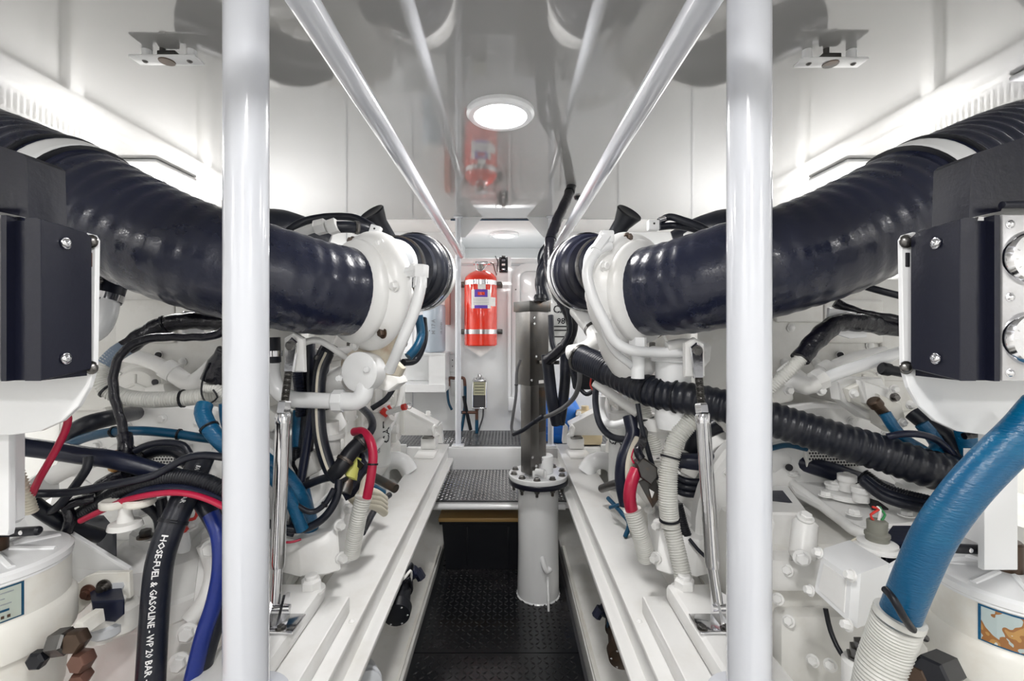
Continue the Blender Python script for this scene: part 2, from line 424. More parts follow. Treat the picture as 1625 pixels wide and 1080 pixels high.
# ---------------------------------------------------------------- engine bed rails
for s, side in ((-1, 'left'), (1, 'right')):
    X = lambda a: XM-.005+s*a
    r = thing('bed_rail', (X(.35), 1.5, .45), 'long white steel engine bed rail along the %s side of the walkway' % side, 'rail')
    M().bb((X(.292), -.6, .528), (X(.42), 2.50, .542), .003).build('top_flange', W, r)
    M().bb((X(.30), -.6, .468), (X(.312), 2.49, .530)).build('web', W, r, smooth=False)
    M().bb((X(.270), -.6, .452), (X(.312), 2.49, .468), .003).build('lower_flange', W, r)
    M().bb((X(.36), -.6, .02), (X(.372), 2.49, .53)).build('girder', WB, r, smooth=False) if False else None
    M().bb((X(.398), -.6, .20), (X(.41), 2.49, .53)).build('outer_web', WB, r, smooth=False)
    # stiffening blocks at the front end
    M().bb((X(.33), 2.20, .542), (X(.43), 2.36, .552), .003).build('shim_plate', W, r)
    # near engine foot plates
    M().bb((X(.320), -.5, .542), (X(.475), 1.0, .580), .004).build('foot_pad', W, r)
    M().bb((X(.365), -.5, .580), (X(.475), .985, .618), .012).build('foot_pad', W, r)
    for px in ((.305, .72), (.306, .97)):
        dome(r, (X(px[0]), px[1], .542), (0, 0, 1), .006, W)
    f = thing('mount_block', (X(.375), 2.38, .552), 'white cast mounting block at the far end of the %s bed rail' % side, 'mount')
    M().bb((X(.345), 2.34, .552), (X(.42), 2.45, .61), .006).slab([(X(.325), 2.47, .552), (X(.355), 2.47, .552), (X(.355), 2.47, .64), (X(.335), 2.47, .66)], (0, .05, 0)).build('block', W, f)
    M().bb((X(.35), 2.32, .61), (X(.41), 2.46, .618), .002).build('top_plate', STL, f)
# ---------------------------------------------------------------- rectangular ceiling lights
for s, side in ((-1, 'left'), (1, 'right')):
    for y0, y1, wh in ((.93, 1.157, 'nearest to the camera'), (1.70, 1.925, 'above the middle of the engine'), (-1.0, -.78, 'added behind the camera as unseen fill'), (2.40, 2.62, 'added at the forward end to brighten the wall')):  # the pairs behind the camera and at the forward end are added fill
        xa, xb = XM+s*1.29, XM+s*1.60
        l = thing('panel_light', ((xa+xb)/2, (y0+y1)/2, ZC-.04), 'white rectangular light on the %s ceiling %s' % (side, wh), 'light')
        M().bb((xa, y0, ZC-.014), (xb, y1, ZC-.001), .008).build('frame', WS, l)
        M().bb((xa+s*.02, y0+.02, ZC-.018), (xb-s*.02, y1-.02, ZC-.013)).build('diffuser', LAMP, l, smooth=False)
for y, r, wh in ((1.34, .1, 'white round flush light glowing over the middle of the walkway'), (0., .1, 'white round flush fill light added over the near walkway, out of view'), (-.9, .1, 'white round flush fill light added behind the camera, out of view'), (3.03, .098, 'dim white round light in the recess above the forward wall')):  # fixtures over and behind the camera are added, unseen, for fill
    l = thing('round_light', (-.02, y, ZC-.02), wh, 'light')
    M().lathe((-.02, y, ZC), (0, 0, -1), [(0, r), (.010, r), (.017, r*.93), (.017, r*.78), (.010, r*.76)], 48).build('bezel', WS, l)
    M().lathe((-.02, y, ZC-.010), (0, 0, -1), [(0, r*.76), (.004, r*.75), (.006, r*.6)], 40).build('diffuser', LAMP if y < 3 else LAMP2, l)
# ---------------------------------------------------------------- posts and overhead rails
def post(x, y, r, z0, z1, label, extra=None):
    o = thing('post', (x, y, z0), label, 'post')
    M().cyl((x, y, z0), (x, y, z1), r, seg=40).build('tube', POST, o)
    M().lathe((x, y, z0), (0, 0, 1), [(0, r*1.9), (.008, r*1.9), (.012, r*1.05), (.02, r)], 32).build('foot_flange', POST, o)
    M().lathe((x, y, z1), (0, 0, -1), [(0, r*1.6), (.006, r*1.6), (.010, r*1.05), (.02, r)], 32).build('head_flange', POST, o)
    return o
post(-.378, .66, .0300, .618, ZC, 'thick glossy white post in the left foreground, floor to ceiling')
post(.350, .66, .0297, .618, ZC, 'thick glossy white post in the right foreground, floor to ceiling')
pl = post(-.277, 2.57, .0165, .513, ZC, 'thin white post left of the red extinguisher at the forward step')
pr = post(.245, 2.57, .0165, .513, ZC, 'thin white post behind the steel column at the forward step')
for o, x, s in ((pl, -.277, 1), (pr, .245, -1)):
    M().slab([(x+s*.014, 2.575, ZC-.003), (x+s*.135, 2.575, ZC-.003), (x+s*.04, 2.575, ZC-.115), (x+s*.014, 2.575, ZC-.115)], (0, .008, 0)).build('gusset', WS, o, smooth=False)
    M().bb((x-.035, 2.535, .513), (x+.035, 2.60, .520), .003).build('foot_plate', WS, o)
for x, z, y1, s in ((-.263, 1.586, 2.56, 'left'), (.2475, 1.575, 2.56, 'right')):
    o = thing('overhead_rail', (x, 1., z), 'long white overhead grab rail running forward on the %s of the walkway' % s, 'rail')
    M().cyl((x, -.9, z), (x, y1, z), .0205, seg=28).build('tube', POST, o)
    for y in (-.5,):
        M().cyl((x, y, z), (x, y, ZC), .012, seg=16).build('hanger', POST, o)
        M().lathe((x, y, ZC), (0, 0, -1), [(0, .03), (.006, .03), (.008, .014)], 20).build('hanger_flange', POST, o)
# ---------------------------------------------------------------- ceiling latch plates
for cx, cy, s, lb in ((265, 95, 1, 'small white latch plate with rusty centre under the left ceiling'), (1318, 99, -1, 'small white latch plate with steel bolt under the right ceiling')):
    c = P(cx, cy, 1.042); z = c.z
    o = thing('latch_plate', (c.x, c.y, z), lb, 'latch')
    M().box((c.x, c.y, z), (.150, .036, .006), None, .0028).build('plate', WS, o)
    for dx in (-.05, .052):
        M().cyl((c.x+dx, c.y+.006, z), (c.x+dx, c.y+.006, ZC), .0105, seg=16).build('standoff', WS, o)
        dome(o, (c.x+dx, c.y, z-.003), (0, 0, -1), .005, STL)
    b = M().lathe((c.x, c.y, z-.0035), (0, 0, -1), [(0, .017), (.002, .016)], 20)
    b.build('catch_ring', BRONZE if s > 0 else STLD, o)
    M().bb((c.x-.02, c.y-.006, z+.003), (c.x+.022, c.y+.012, z+.020), .003).cyl((c.x-.01, c.y, z+.01), (c.x-.01, c.y, ZC), .006, seg=10).build('catch_bolt', STLD, o)
# ================================================================ the two engines
def cast_panel(b, c, n, u, wd, ht, dep, bev=.012):
    """a raised rounded casting on a face: centre, outward normal, direction of its width"""
    n = V(n).normalized(); u = V(u).normalized(); v = n.cross(u)
    R = Matrix((u, v, n)).transposed()
    return b.box(V(c)+n*dep/2, (wd, ht, dep), R, bev)
ENG = {}
for S, side in ((-1, 'left'), (1, 'right')):
    E = lambda a, y, z: V((XM+S*a, y, z))
    Q = (lambda px, py, d: P(px, py, d)) if S < 0 else (lambda px, py, d: mir(P(px, py, d)))
    U = V((S, 0, 0))          # outboard
    e = thing('marine_engine', E(.8, 1.6, .55), 'large white painted marine diesel engine on the %s of the walkway' % side, 'engine')
    ENG[S] = e
    eb = lambda lo, hi, bev=.012: M().bb(E(*lo), E(*hi), bev)
    # ---- block and its castings
    blk = eb((.50, 1.20, .62), (1.15, 2.28, 1.06), .03).build('block', WB, e)
    b = eb((.54, 1.22, 1.05), (1.22, 2.26, 1.24), .04)
    for i in range(6):
        y = 1.32+i*.16
        b.bb(E(.60, y-.06, 1.23), E(.86, y+.06, 1.30), .03); b.bb(E(.90, y-.06, 1.23), E(1.16, y+.06, 1.30), .03)
    b.build('cylinder_head', WB, e)
    for i in range(6):
        y = 1.32+i*.16
        for a in (.64, .82):
            for z, yy in ((1.295, -.03), (1.295, .03)): bolt(e, E(a, y+yy, z), (0, 0, 1), .007, .009, W)
    b = M()
    for i in range(7): b.bb(E(.478, 1.24+i*.16, .66), E(.502, 1.262+i*.16, 1.02), .004)
    b.bb(E(.482, 1.22, .80), E(.502, 2.25, .83), .005).build('side_rib', WB, e)
    for i in range(6):
        y = 1.32+i*.16
        p = cast_panel(M(), E(.50, y, .92), -U, (0, 1, 0), .11, .12, .014).build('side_cover', WB, e)
        for dy in (-.042, .042):
            for dz in (-.047, .047): bolt(p, E(.486, y+dy, .92+dz), -U, .005, .006, W)
    eb((.49, 1.15, .56), (1.05, 2.2, .64), .02).build('oil_pan', WB, e)
    # ---- front face castings (facing aft, toward the camera)
    b = eb((.50, 1.16, .95), (1.28, 1.215, 1.30), .03).build('rear_cover', WB, e)
    b = M()
    for (px, py, wd, ht) in ((235, 510, .15, .11), (320, 480, .12, .10), (160, 560, .10, .14)):
        cast_panel(b, Q(px, py, 1.16), (0, -1, 0), U, wd, ht, .012)
    b.build('cast_boss', WB, e)
    # oval hatch with three spokes
    c = Q(228, 607, 1.155)
    b = M(); n = 28
    def oval(k, r, dz): return [c+V((math.cos(2*PI*i/n)*r*1.35, dz, math.sin(2*PI*i/n)*r)) for i in range(n)]
    b.ring([oval(0, .050, 0), oval(0, .050, -.010), oval(0, .044, -.014), oval(0, .040, -.012), oval(0, .032, -.024), oval(0, .026, -.026)])
    for an in (90, 210, 330):
        t = math.radians(an); q = c+V((math.cos(t)*.034, -.026, math.sin(t)*.024))
        b.cyl(c+V((0, -.026, 0)), q, .004, seg=8)
    hc = b.build('oval_hatch', WB, e)
    for an in (35, 145, 215, 325):
        t = math.radians(an); bolt(hc, c+V((math.cos(t)*.060, -.011, math.sin(t)*.044)), (0, -1, 0), .006, .007, W)
    for (px, py) in ((252, 563), (290, 574), (247, 606), (205, 548), (330, 520), (180, 620), (340, 575), (270, 470), (300, 455)):
        dome(e, Q(px, py, 1.158), (0, -1, 0), .009, W)
    # slanting coolant pipe with elbow in front of the face
    b = M().tube([Q(180, 560, 1.10), Q(230, 570, 1.10), Q(280, 592, 1.09)], .017, 14)
    b.build('coolant_pipe', W, e)
    b = M().tube([Q(272, 590, 1.09), Q(300, 607, 1.08), Q(318, 600, 1.08), Q(340, 580, 1.09)], .020, 14).cyl(Q(264, 584, 1.09), Q(278, 592, 1.09), .024)
    b.build('pipe_elbow', W, e)
    # ---- flywheel housing
    fc = E(.745, 1.02, .70)
    prof = [(0, .20), (.004, .225), (.02, .235), (.02, .285), (.028, .293), (.055, .293), (.062, .284), (.062, .265), (.20, .29)]
    hs = M().lathe(fc, (0, 1, 0), prof, 56).build('flywheel_housing', W, e)
    for i in range(20):
        t = 2*PI*i/20+.08
        bolt(hs, fc+V((math.cos(t)*.262, .02, math.sin(t)*.262)), (0, -1, 0), .008, .010, W)
    b = M()
    for i in range(14):
        t = 2*PI*i/14
        u = V((math.cos(t), 0, math.sin(t))); q = fc+u*.318+V((0, .12, 0))
        R = Matrix((u, V((0, 1, 0)), u.cross(V((0, 1, 0))))).transposed()
        M().box(q, (.045, .12, .05), R, .008).build('housing_lug', WB, e)
    for i in range(13):
        t = 2*PI*(i+.5)/13
        u = V((math.cos(t), 0, math.sin(t))); q = fc+u*.212+V((0, .012, 0))
        R = Matrix((u, V((0, 1, 0)), u.cross(V((0, 1, 0))))).transposed()
        M().box(q, (.050, .030, .058), R, .008).build('cast_pocket', W, hs)
    # perforated inspection mesh on the upper rim
    q = Q(262, 722, 1.015)
    vm = M().box(q, (.12, .012, .050), None, .002).build('mesh_frame', WB, e)
    b = M()
    for i in range(17):
        for j in range(7):
            b.lathe(q+V((-.053+i*.0066+(j % 2)*.0033, -.0068, -.020+j*.0066)), (0, -1, 0), [(0, .0024), (.0006, .0024)], 6)
    b.build('mesh_hole', INK, vm)['kind'] = 'stuff'
    # black plugs and tapped holes on the face
    for (px, py, d) in ((252, 563, 1.148), (247, 606, 1.125), (330, 741, 1.012), (205, 590, 1.148)):
        M().cyl(Q(px, py, d), Q(px, py, d)+V((0, -.004, 0)), .0075, seg=16).build('plug', INK, e)
    # small bore injection lines and rail along the side of the block
    rl = M().cyl(E(.485, 1.2, 1.10), E(.485, 2.2, 1.10), .013, seg=14).build('fuel_rail', W, e)
    for i in range(6):
        y = 1.30+i*.16
        M().tube([E(.485, y, 1.11), E(.47, y+.02, 1.16), E(.50, y+.05, 1.21), E(.56, y+.04, 1.235)], .0045, 8).build('injector_line', W, e)
        M().lathe(E(.485, y, 1.105), (0, 0, 1), [(0, .010), (.018, .010), (.020, .006)], 6).build('line_nut', STL if i % 2 else W, e)
    for i in range(5):
        y = 1.25+i*.2
        M().cyl(E(.47, y, .72), E(.50, y, .72), .022, seg=20, bev=.004).build('core_plug', W, e)
    M().tube([E(.47, 1.22, .78), E(.455, 1.4, .74), E(.455, 1.8, .76), E(.47, 2.1, .86), E(.48, 2.2, 1.0)], .012, 12).build('breather_pipe', W, e)
    for y, z, hh in ((1.34, .99, .05), (1.62, 1.0, .045), (1.9, .99, .05)):
        M().box(E(.475, y, z), (.035, .07, hh), None, .008).build('junction_casting', WB, e)
        M().cyl(E(.44, y-.03, z+.01), E(.462, y-.03, z+.01), .010, seg=6).cyl(E(.44, y-.03, z+.01), E(.425, y-.03, z-.01), .006, seg=8).build('sensor_stub', BLKM if y > 1.5 else BRONZE, e)
    # ---- turbocharger
    hp = Q(555, 462, 1.03); ax = V((-S*.62, .78, .0)).normalized()
    if S < 0: ax = V((.62, .78, 0)).normalized()
    tb = M().lathe(hp, ax, [(-.01, .098), (.004, .116), (.012, .119), (.020, .117), (.028, .124), (.038, .132), (.048, .136), (.060, .135), (.072, .126), (.082, .104), (.09, .07), (.11, .04), (.16, .03)], 48, caps=True).build('turbo_housing', W, e, ang=50)
    for i in range(7):
        t = 2*PI*i/7+.4
        x, y, a = basis(ax); bolt(tb, hp+a*.030+(x*math.cos(t)+y*math.sin(t))*.126, -ax, .009, .012, BRONZE if i % 3 == 1 else W)
    x, y, a = basis(ax)
    b = M(); c0 = hp+a*.052
    pts = []; rad = []
    for i in range(14):
        t = -1.2+i*.36
        pts.append(c0+(x*math.cos(t)+y*math.sin(t))*(.098+.0005*i)); rad.append(.024+.0022*i if i < 9 else .043-.004*(i-9))
    b.tube(pts, .04, 16, .015, radii=rad)
    b.build('turbo_volute', W, e, ang=60)
    # outlet casting under the turbo, heat stained
    b = M().tube([Q(612, 520, 1.12), Q(600, 556, 1.12), Q(572, 590, 1.14)], .045, 18, radii=[.045, .046, .055]).build('turbo_outlet', STAIN if S < 0 else W, e)
    if S < 0: M().slab([Q(560, 553, 1.10), Q(602, 548, 1.10), Q(640, 585, 1.10), Q(634, 598, 1.10), Q(585, 590, 1.10)], (0, .03, 0), .004).build('outlet_flange', STAIN, e)
    for (px, py) in () if S > 0 else ((590, 552), (608, 556), (640, 545), (602, 572)): bolt(e, Q(px, py, 1.10), (0, -1, .3), .008, .012, STLD)
    # central cartridge and boot
    bc = Q(641, 427, 1.42); bx = V((-S*.22, .97, 0)).normalized()
    g = M().lathe(bc, bx, [(-.12, .05), (-.10, .078), (-.075, .080), (-.06, .072)], 36).build('turbo_inlet', GREYW, e)
    boot = thing('air_intake_boot', bc-V((0, 0, .13)), 'black rubber air intake boot with steel clamps behind the %s turbocharger' % side, 'boot')
    M().lathe(bc, bx, [(-.07, .074), (-.065, .088), (-.04, .092), (-.035, .078), (-.01, .080), (-.005, .100), (.012, .104), (.018, .095), (.03, .096), (.034, .110), (.040, .119), (.046, .119), (.048, .114), (.054, .114), (.057, .123), (.064, .125), (.105, .125)], 48).build('bellows', RUB if S < 0 else BLK, boot, ang=60)
    M().lathe(bc, bx, [(-.062, .0885), (-.062, .0935), (-.048, .0935), (-.048, .0885)], 48).build('small_clamp', STLD, boot)
    M().lathe(bc, bx, [(.062, .125), (.062, .1285), (.076, .1285), (.076, .125)], 48).build('clamp_band', CHR, boot)
    M().lathe(bc, bx, [(.088, .125), (.088, .1285), (.096, .1285), (.096, .125)], 48).build('clamp_band', CHR, boot)
    x, y, a = basis(bx)
    for t in (.06,) :
        q = bc+bx*.07+(x*math.cos(1.0 if S < 0 else 2.2)*1-y*math.sin(1.0 if S < 0 else 2.2))*.133
        M().cyl(q-x*.02, q+x*.02, .006, seg=10).bb(q-V((.01, .008, .008)), q+V((.01, .008, .008)), .002).build('clamp_screw', STLD, boot)
    M().lathe(bc, bx, [(.105, .123), (.11, .126), (.125, .126), (.135, .11), (.2, .10)], 48).build('filter_canister', W, boot)
    # charge hose: angled black funnel on top behind the turbo
    fn = thing('intake_funnel', Q(600, 360, 1.38), 'small black plastic duct with a flared mouth above the %s turbocharger' % side, 'duct')
    p0, p1 = Q(622, 386, 1.40), Q(590, 338, 1.34)
    M().lathe(p0, p1-p0, [(0, .022), (.07, .026), ((p1-p0).length-.01, .036), ((p1-p0).length, .040), ((p1-p0).length+.004, .038), ((p1-p0).length, .030)], 24).build('duct', BLKM, fn)
    # dark exhaust lagging behind the big hose
    lg = thing('exhaust_bellows', Q(440, 400, 1.6), 'dull black lagged exhaust section behind the %s air hose' % side, 'exhaust')
    M().tube([Q(300, 400, 1.5), Q(410, 372, 1.55), Q(470, 374, 1.62), Q(520, 392, 1.66)], .085, 24, radii=[.085, .085, .082, .06]).build('lagging', RUB, lg)
    # ---- white oil line from the turbo round to the side
    if S < 0:
        o = thing('oil_return_pipe', Q(640, 500, 1.1), 'fat white painted pipe sweeping down from the left turbocharger to the round side cap', 'pipe')
        M().tube([P(656, 424, 1.00), P(668, 436, .98), P(666, 462, .97), P(655, 500, .97), P(636, 545, .98), P(618, 588, 1.02)], .0122, 16).build('pipe', WS, o)
        for q0, q1, rr in ((P(668, 420, .98), P(667, 440, .98), .0175), (P(667, 440, .98), P(666, 456, .975), .0150)):
            M().lathe(q0, q1-q0, [(0, rr*.9), (.003, rr), ((q1-q0).length, rr)], 6).build('union_nut', WS, o)
        M().cyl(P(640, 433, 1.0), P(660, 430, .985), .012, seg=6).build('union_nut', WS, o)
    else:
        o = thing('oil_pipes', mir(P(640, 500, 1.1)), 'pair of bent white painted oil pipes running round the right turbocharger', 'pipe')
        M().tube([P(968, 388, .98), P(946, 400, .97), P(932, 430, .96), P(940, 470, .95), P(960, 512, .95), P(975, 540, .96), P(1000, 555, .97), P(1040, 559, 1.00), P(1092, 559, 1.0)], .0115, 16).build('pipe', WS, o)
        M().tube([P(958, 520, .99), P(965, 540, .99), P(978, 560, 1.0), P(1000, 578, 1.02), P(1012, 590, 1.06)], .008, 12).build('pipe', WS, o)
        q0, q1 = P(946, 398, .97), P(962, 376, .98)
        M().lathe(q0, q1-q0, [(0, .014), ((q1-q0).length, .016)], 6).box(q1, (.030, .026, .026), None, .004).build('union_nut', WS, o)
        M().cyl(P(985, 385, 1.18), P(1005, 378, 1.14), .012, seg=8).build('stub', W, o)
        M().cyl(P(1012, 535, 1.02), P(1012, 550, 1.02), .020, seg=6).cyl(P(1012, 549, 1.02), P(1012, 600, 1.02), .015, seg=12).build('banjo_fitting', WS, o)
    # ---- fittings on top of the turbo
    tf = thing('turbo_sensor_block', Q(598, 372, 1.08), 'small white block with a pin hole on top of the %s turbo housing' % side, 'sensor')
    cc = Q(596, 366, 1.09) if S < 0 else P(1036, 358, 1.06)
    M().box(cc, (.026, .02, .024), Matrix.Rotation(.3*S*-1, 3, 'Y') if S < 0 else None, .003).build('block', WS, tf)
    M().cyl(cc-V((0, .0105, -.003)), cc-V((0, .0085, -.003)), .0025, seg=8).build('pin_hole', INK, tf)
    # ---- big black intake hose
    bl = [Q(573, 464, 1.055), Q(555, 462, 1.03), Q(500, 455, .965), Q(430, 439, .905), (Q(359, 421, .875)), Q(258, 386, .86), Q(151, 332, .87), Q(60, 288, .90), Q(-60, 240, .97), Q(-220, 205, 1.12), Q(-420, 195, 1.4)]
    big = thing('intake_hose', Q(300, 480, .87), 'very large black rubber air hose with pale joint band, %s engine' % side, 'hose')
    random.seed(3)
    nz = [random.uniform(-1, 1) for _ in range(400)]
    def rf(s, a, r, nz=nz):
        q = s/.013+a/(2*PI)*.0; i = int(q) % 399; f = q-int(q)
        near = max(0., min(1., (s-.35)/.4))
        saw = (f*f*(3-2*f))
        return r+.0005*(nz[i]*(1-saw)+nz[i+1]*saw)+(.0006+near*.0018)*math.sin(2*PI*s/.03+.5*math.sin(a))+.0012*math.sin(3*a+s*9)
    M().tube(bl, .104, 40, .006, rf, radii=[.099, .101, .104, .106, .107, .107, .107, .107, .107, .107, .107]).build('hose_wall', BIGH, big, ang=80)
    M().tube([bl[0].lerp(bl[1], .2), bl[1].lerp(bl[2], .12)], .1035, 40, .01).build('hose_lip', GREYW, big) if False else None
    # pale band: ring near the outer end
    path = crom(bl, .006); fr = frames(path)
    tgt = min(range(len(path)), key=lambda i: (path[i]-bl[7]).length+(0 if path[i].y < 1 else 9))
    k0, k1 = tgt-22, tgt-14
    rings = []
    for k in range(k0, k1+1):
        p, x, y, a = fr[k]; rr = .1100 if k0 < k < k1 else .1070
        rings.append([p+(x*math.cos(2*PI*j/48)+y*math.sin(2*PI*j/48))*rr for j in range(48)])
    M().ring(rings).build('joint_band', WS, big)
    for k in (k0-1, k1+2):
        p, x, y, a = fr[k]
        M().lathe(p-a*.004, a, [(0, .1075), (.001, .1115), (.007, .1115), (.008, .1075)], 48).build('tape_edge', BLKM, big)
    # ---- far mount arm (triangular bracket) resting on the mount block
    o = thing('engine_bracket', E(.45, 2.35, .66), 'white triangular forward mounting arm of the %s engine' % side, 'bracket')
    y0 = 2.36
    M().slab([E(.59, y0, .79), E(.345, y0, .665), E(.335, y0, .625), E(.37, y0, .62), E(.60, y0, .62)], (0, .012, 0)).build('side_plate', W, o, smooth=False)
    M().slab([E(.59, y0-.004, .79), E(.345, y0-.004, .665), E(.345, y0-.004, .675), E(.59, y0-.004, .80)], (0, .10, 0)).build('top_plate', W, o, smooth=False)
    M().tube([E(.335, 2.35, .63), E(.352, 2.35, .62), E(.358, 2.35, .66), E(.345, 2.35, .672)], .012, 10).build('nose', W, o)
    bolt(o, E(.40, 2.42, .715), (0, 0, 1), .012, .02, W)
    # ---- near mount bracket with bolt cluster, and foot bolt
    o = thing('mount_bracket', E(.46, 1.1, .62), 'white cast near mounting bracket with bolted cover on the %s bed rail' % side, 'bracket')
    M().slab([Q(471, 857, 1.02), Q(535, 838, 1.06), Q(540, 905, 1.04), Q(520, 912, 1.02), Q(478, 915, 1.00)], (S*.05, .02, 0), .004).build('web_plate', W, o)
    M().slab([Q(535, 838, 1.06), Q(558, 800, 1.16), Q(556, 870, 1.16), Q(540, 905, 1.04)], (S*.05, .02, 0), .004).build('cover_plate', W, o)
    M().slab([Q(455, 862, 1.05), Q(535, 785, 1.10), Q(556, 798, 1.16), Q(535, 840, 1.06), Q(470, 858, 1.02)], (S*.03, .05, 0)).build('top_web', W, o)
    for (px, py, d) in ((537, 832, 1.05), (551, 806, 1.13), (554, 862, 1.13), (540, 884, 1.05)): bolt(o, Q(px, py, d-.004), (-S*.8, -.6, 0), .010, .018, W)
    bolt(o, Q(494, 938, .965), (0, 0, 1), .021, .028, W)
    M().cyl(Q(494, 928, .965), Q(494, 911, .965), .013, seg=16, bev=.002).build('stud', W, o)
    # ---- chrome stay rod from rail to the turbo support
    if S < 0: q = [P(463, 552, .93), P(458, 590, .91), P(452, 636, .90), P(449, 655, .895), P(440, 900, .86), P(437, 962, .85)]
    else: q = [P(1105, 560, .93), P(1109, 600, .91), P(1113, 640, .90), P(1115, 655, .895), P(1131, 900, .86), P(1140, 965, .85)]
    o = thing('stay_rod', q[-1], 'polished steel turnbuckle stay rod bolted to a small foot beside the %s foreground post' % side, 'rod')
    d = (q[4]-q[3]); L = d.length
    M().lathe(q[3], d, [(0, .0125), (.003, .0145), (.02, .0145), (.022, .0135), (L-.01, .0135), (L, .012)], 28).build('barrel', CHR, o)
    M().lathe(q[2], q[3]-q[2], [(0, .012), (.004, .0135), ((q[3]-q[2]).length, .0135)], 6).build('lock_nut', CHR, o)
    M().tube([q[1], q[2]], .0075, 16, .0008, corr(.0007, .003)).build('threaded_end', STL, o)
    M().slab([q[1]+V((-.008, -.003, .0)), q[1]+V((.008, -.003, 0)), q[0]+V((.012, -.003, .012)), q[0]+V((0, -.003, .022)), q[0]+V((-.012, -.003, .012))], (0, .010, 0), .002).build('eye_end', CHR, o)
    bolt(o, q[0]+V((0, -.004, .004)), (0, -1, 0), .0085, .008, STL)
    M().slab([q[0]+V((-.02, .008, -.05)), q[0]+V((.022, .008, -.05)), q[0]+V((.02, .008, .02)), q[0]+V((0, .008, .032)), q[0]+V((-.02, .008, .02))], (0, .012, 0), .003).build('support_lug', W, o)
    M().tube([q[4], q[5]], .0095, 14).build('lower_shank', CHR, o)
    z = .618; c = q[5]; zc = V((c.x, c.y, z))
    M().box(zc+V((S*-.012, -.01, .003)), (.075, .055, .005), None, .002).slab([zc+V((-.006, -.03, .004)), zc+V((-.006, .02, .004)), zc+V((-.006, .018, .045)), zc+V((-.006, .0, .05))], (.005, 0, 0)).slab([zc+V((.014, -.03, .004)), zc+V((.014, .02, .004)), zc+V((.014, .018, .045)), zc+V((.014, .0, .05))], (.005, 0, 0)).build('foot', CHR, o)
    for dx in (-.03, .012): bolt(o, zc+V((S*-.012+dx, -.028, .0055)), (0, 0, 1), .007, .006, STL)
    M().cyl(zc+V((-.014, -.006, .03)), zc+V((.03, -.006, .03)), .006, seg=12).build('pin', CHR, o)
    # ---- white pipework under the turbo support
    if S < 0:
        o = thing('water_pipe', P(480, 640, 1.0), 'white coolant pipe with black coupling, elbows and union nut beneath the left air hose', 'pipe')
        M().tube([P(431, 575, 1.05), P(431, 592, 1.05), P(440, 618, 1.05), P(462, 632, 1.05), P(500, 635, 1.05), P(532, 636, 1.05)], .0185, 18).build('pipe', WS, o)
        M().tube([P(428, 535, 1.05), P(429, 575, 1.05)], .023, 20).build('coupling', RUB, o)
        M().cyl(P(429, 556, 1.05), P(429, 565, 1.05), .0255, seg=24).build('clamp', CHR, o)
        M().lathe(P(527, 636, 1.05), V((1, 0, 0)), [(0, .022), (.004, .026), (.026, .026)], 8).build('union_nut', WS, o)
        M().tube([P(541, 636, 1.05), P(565, 636, 1.05), P(577, 625, 1.05), P(578, 605, 1.06)], .0215, 18).build('elbow', WS, o)
        # round cap
        o = thing('water_pump_cap', P(575, 590, 1.1), 'round flat white cap casting with two bolts under the left turbocharger', 'pump')
        cp = P(568, 590, 1.04); an = V((-.25, -1, .05)).normalized()
        M().lathe(cp, -an, [(0, .040), (.004, .046), (.045, .046), (.05, .040)], 40).build('cap', WS, o)
        for (px, py) in ((583, 586), (539, 600)): bolt(o, P(px, py, 1.03), an, .0075, .008, WS, False)
        M().slab([P(572, 565, 1.12), P(630, 600, 1.14), P(634, 608, 1.14), P(616, 622, 1.12), P(590, 615, 1.1)], (.01, .05, 0), .004).build('side_flange', W, o)
        M().tube([P(560, 600, 1.12), P(528, 615, 1.15), P(515, 650, 1.18), P(525, 680, 1.2)], .04, 18).build('body', W, o)
        M().lathe(P(523, 668, 1.12), V((0, 0, -1)), [(0, .022), (.03, .022), (.03, .036), (.04, .036), (.04, .026), (.08, .026)], 24).build('neck', W, o)
        M().tube([P(470, 548, 1.0), P(505, 540, 1.02), P(548, 566, 1.08)], .0075, 12).build('stay_arm', W, o)
    else:
        o = thing('water_pipe', P(1070, 620, 1.05), 'stout white vertical coolant casting beneath the right turbocharger', 'pipe')
        M().lathe(P(1068, 556, 1.06), V((0, 0, -1)), [(0, .042), (.012, .042), (.014, .050), (.024, .050), (.026, .040), (.16, .040), (.18, .036)], 32).build('casting', WS, o)
        M().slab([P(1092, 540, 1.0), P(1130, 548, 1.0), P(1128, 572, 1.0), P(1112, 592, 1.0), P(1092, 585, 1.0)], (0, .05, 0), .004).build('flange', W, o)
        M().lathe(P(1045, 660, 1.14), V((0, 0, -1)), [(0, .05), (.03, .05), (.05, .032), (.09, .032), (.09, .045), (.10, .045)], 28).build('thermostat', W, o)
        M().tube([P(1058, 550, 1.0), P(1085, 545, 1.0), P(1120, 552, 1.0)], .012, 12).build('stub_pipe', W, o)
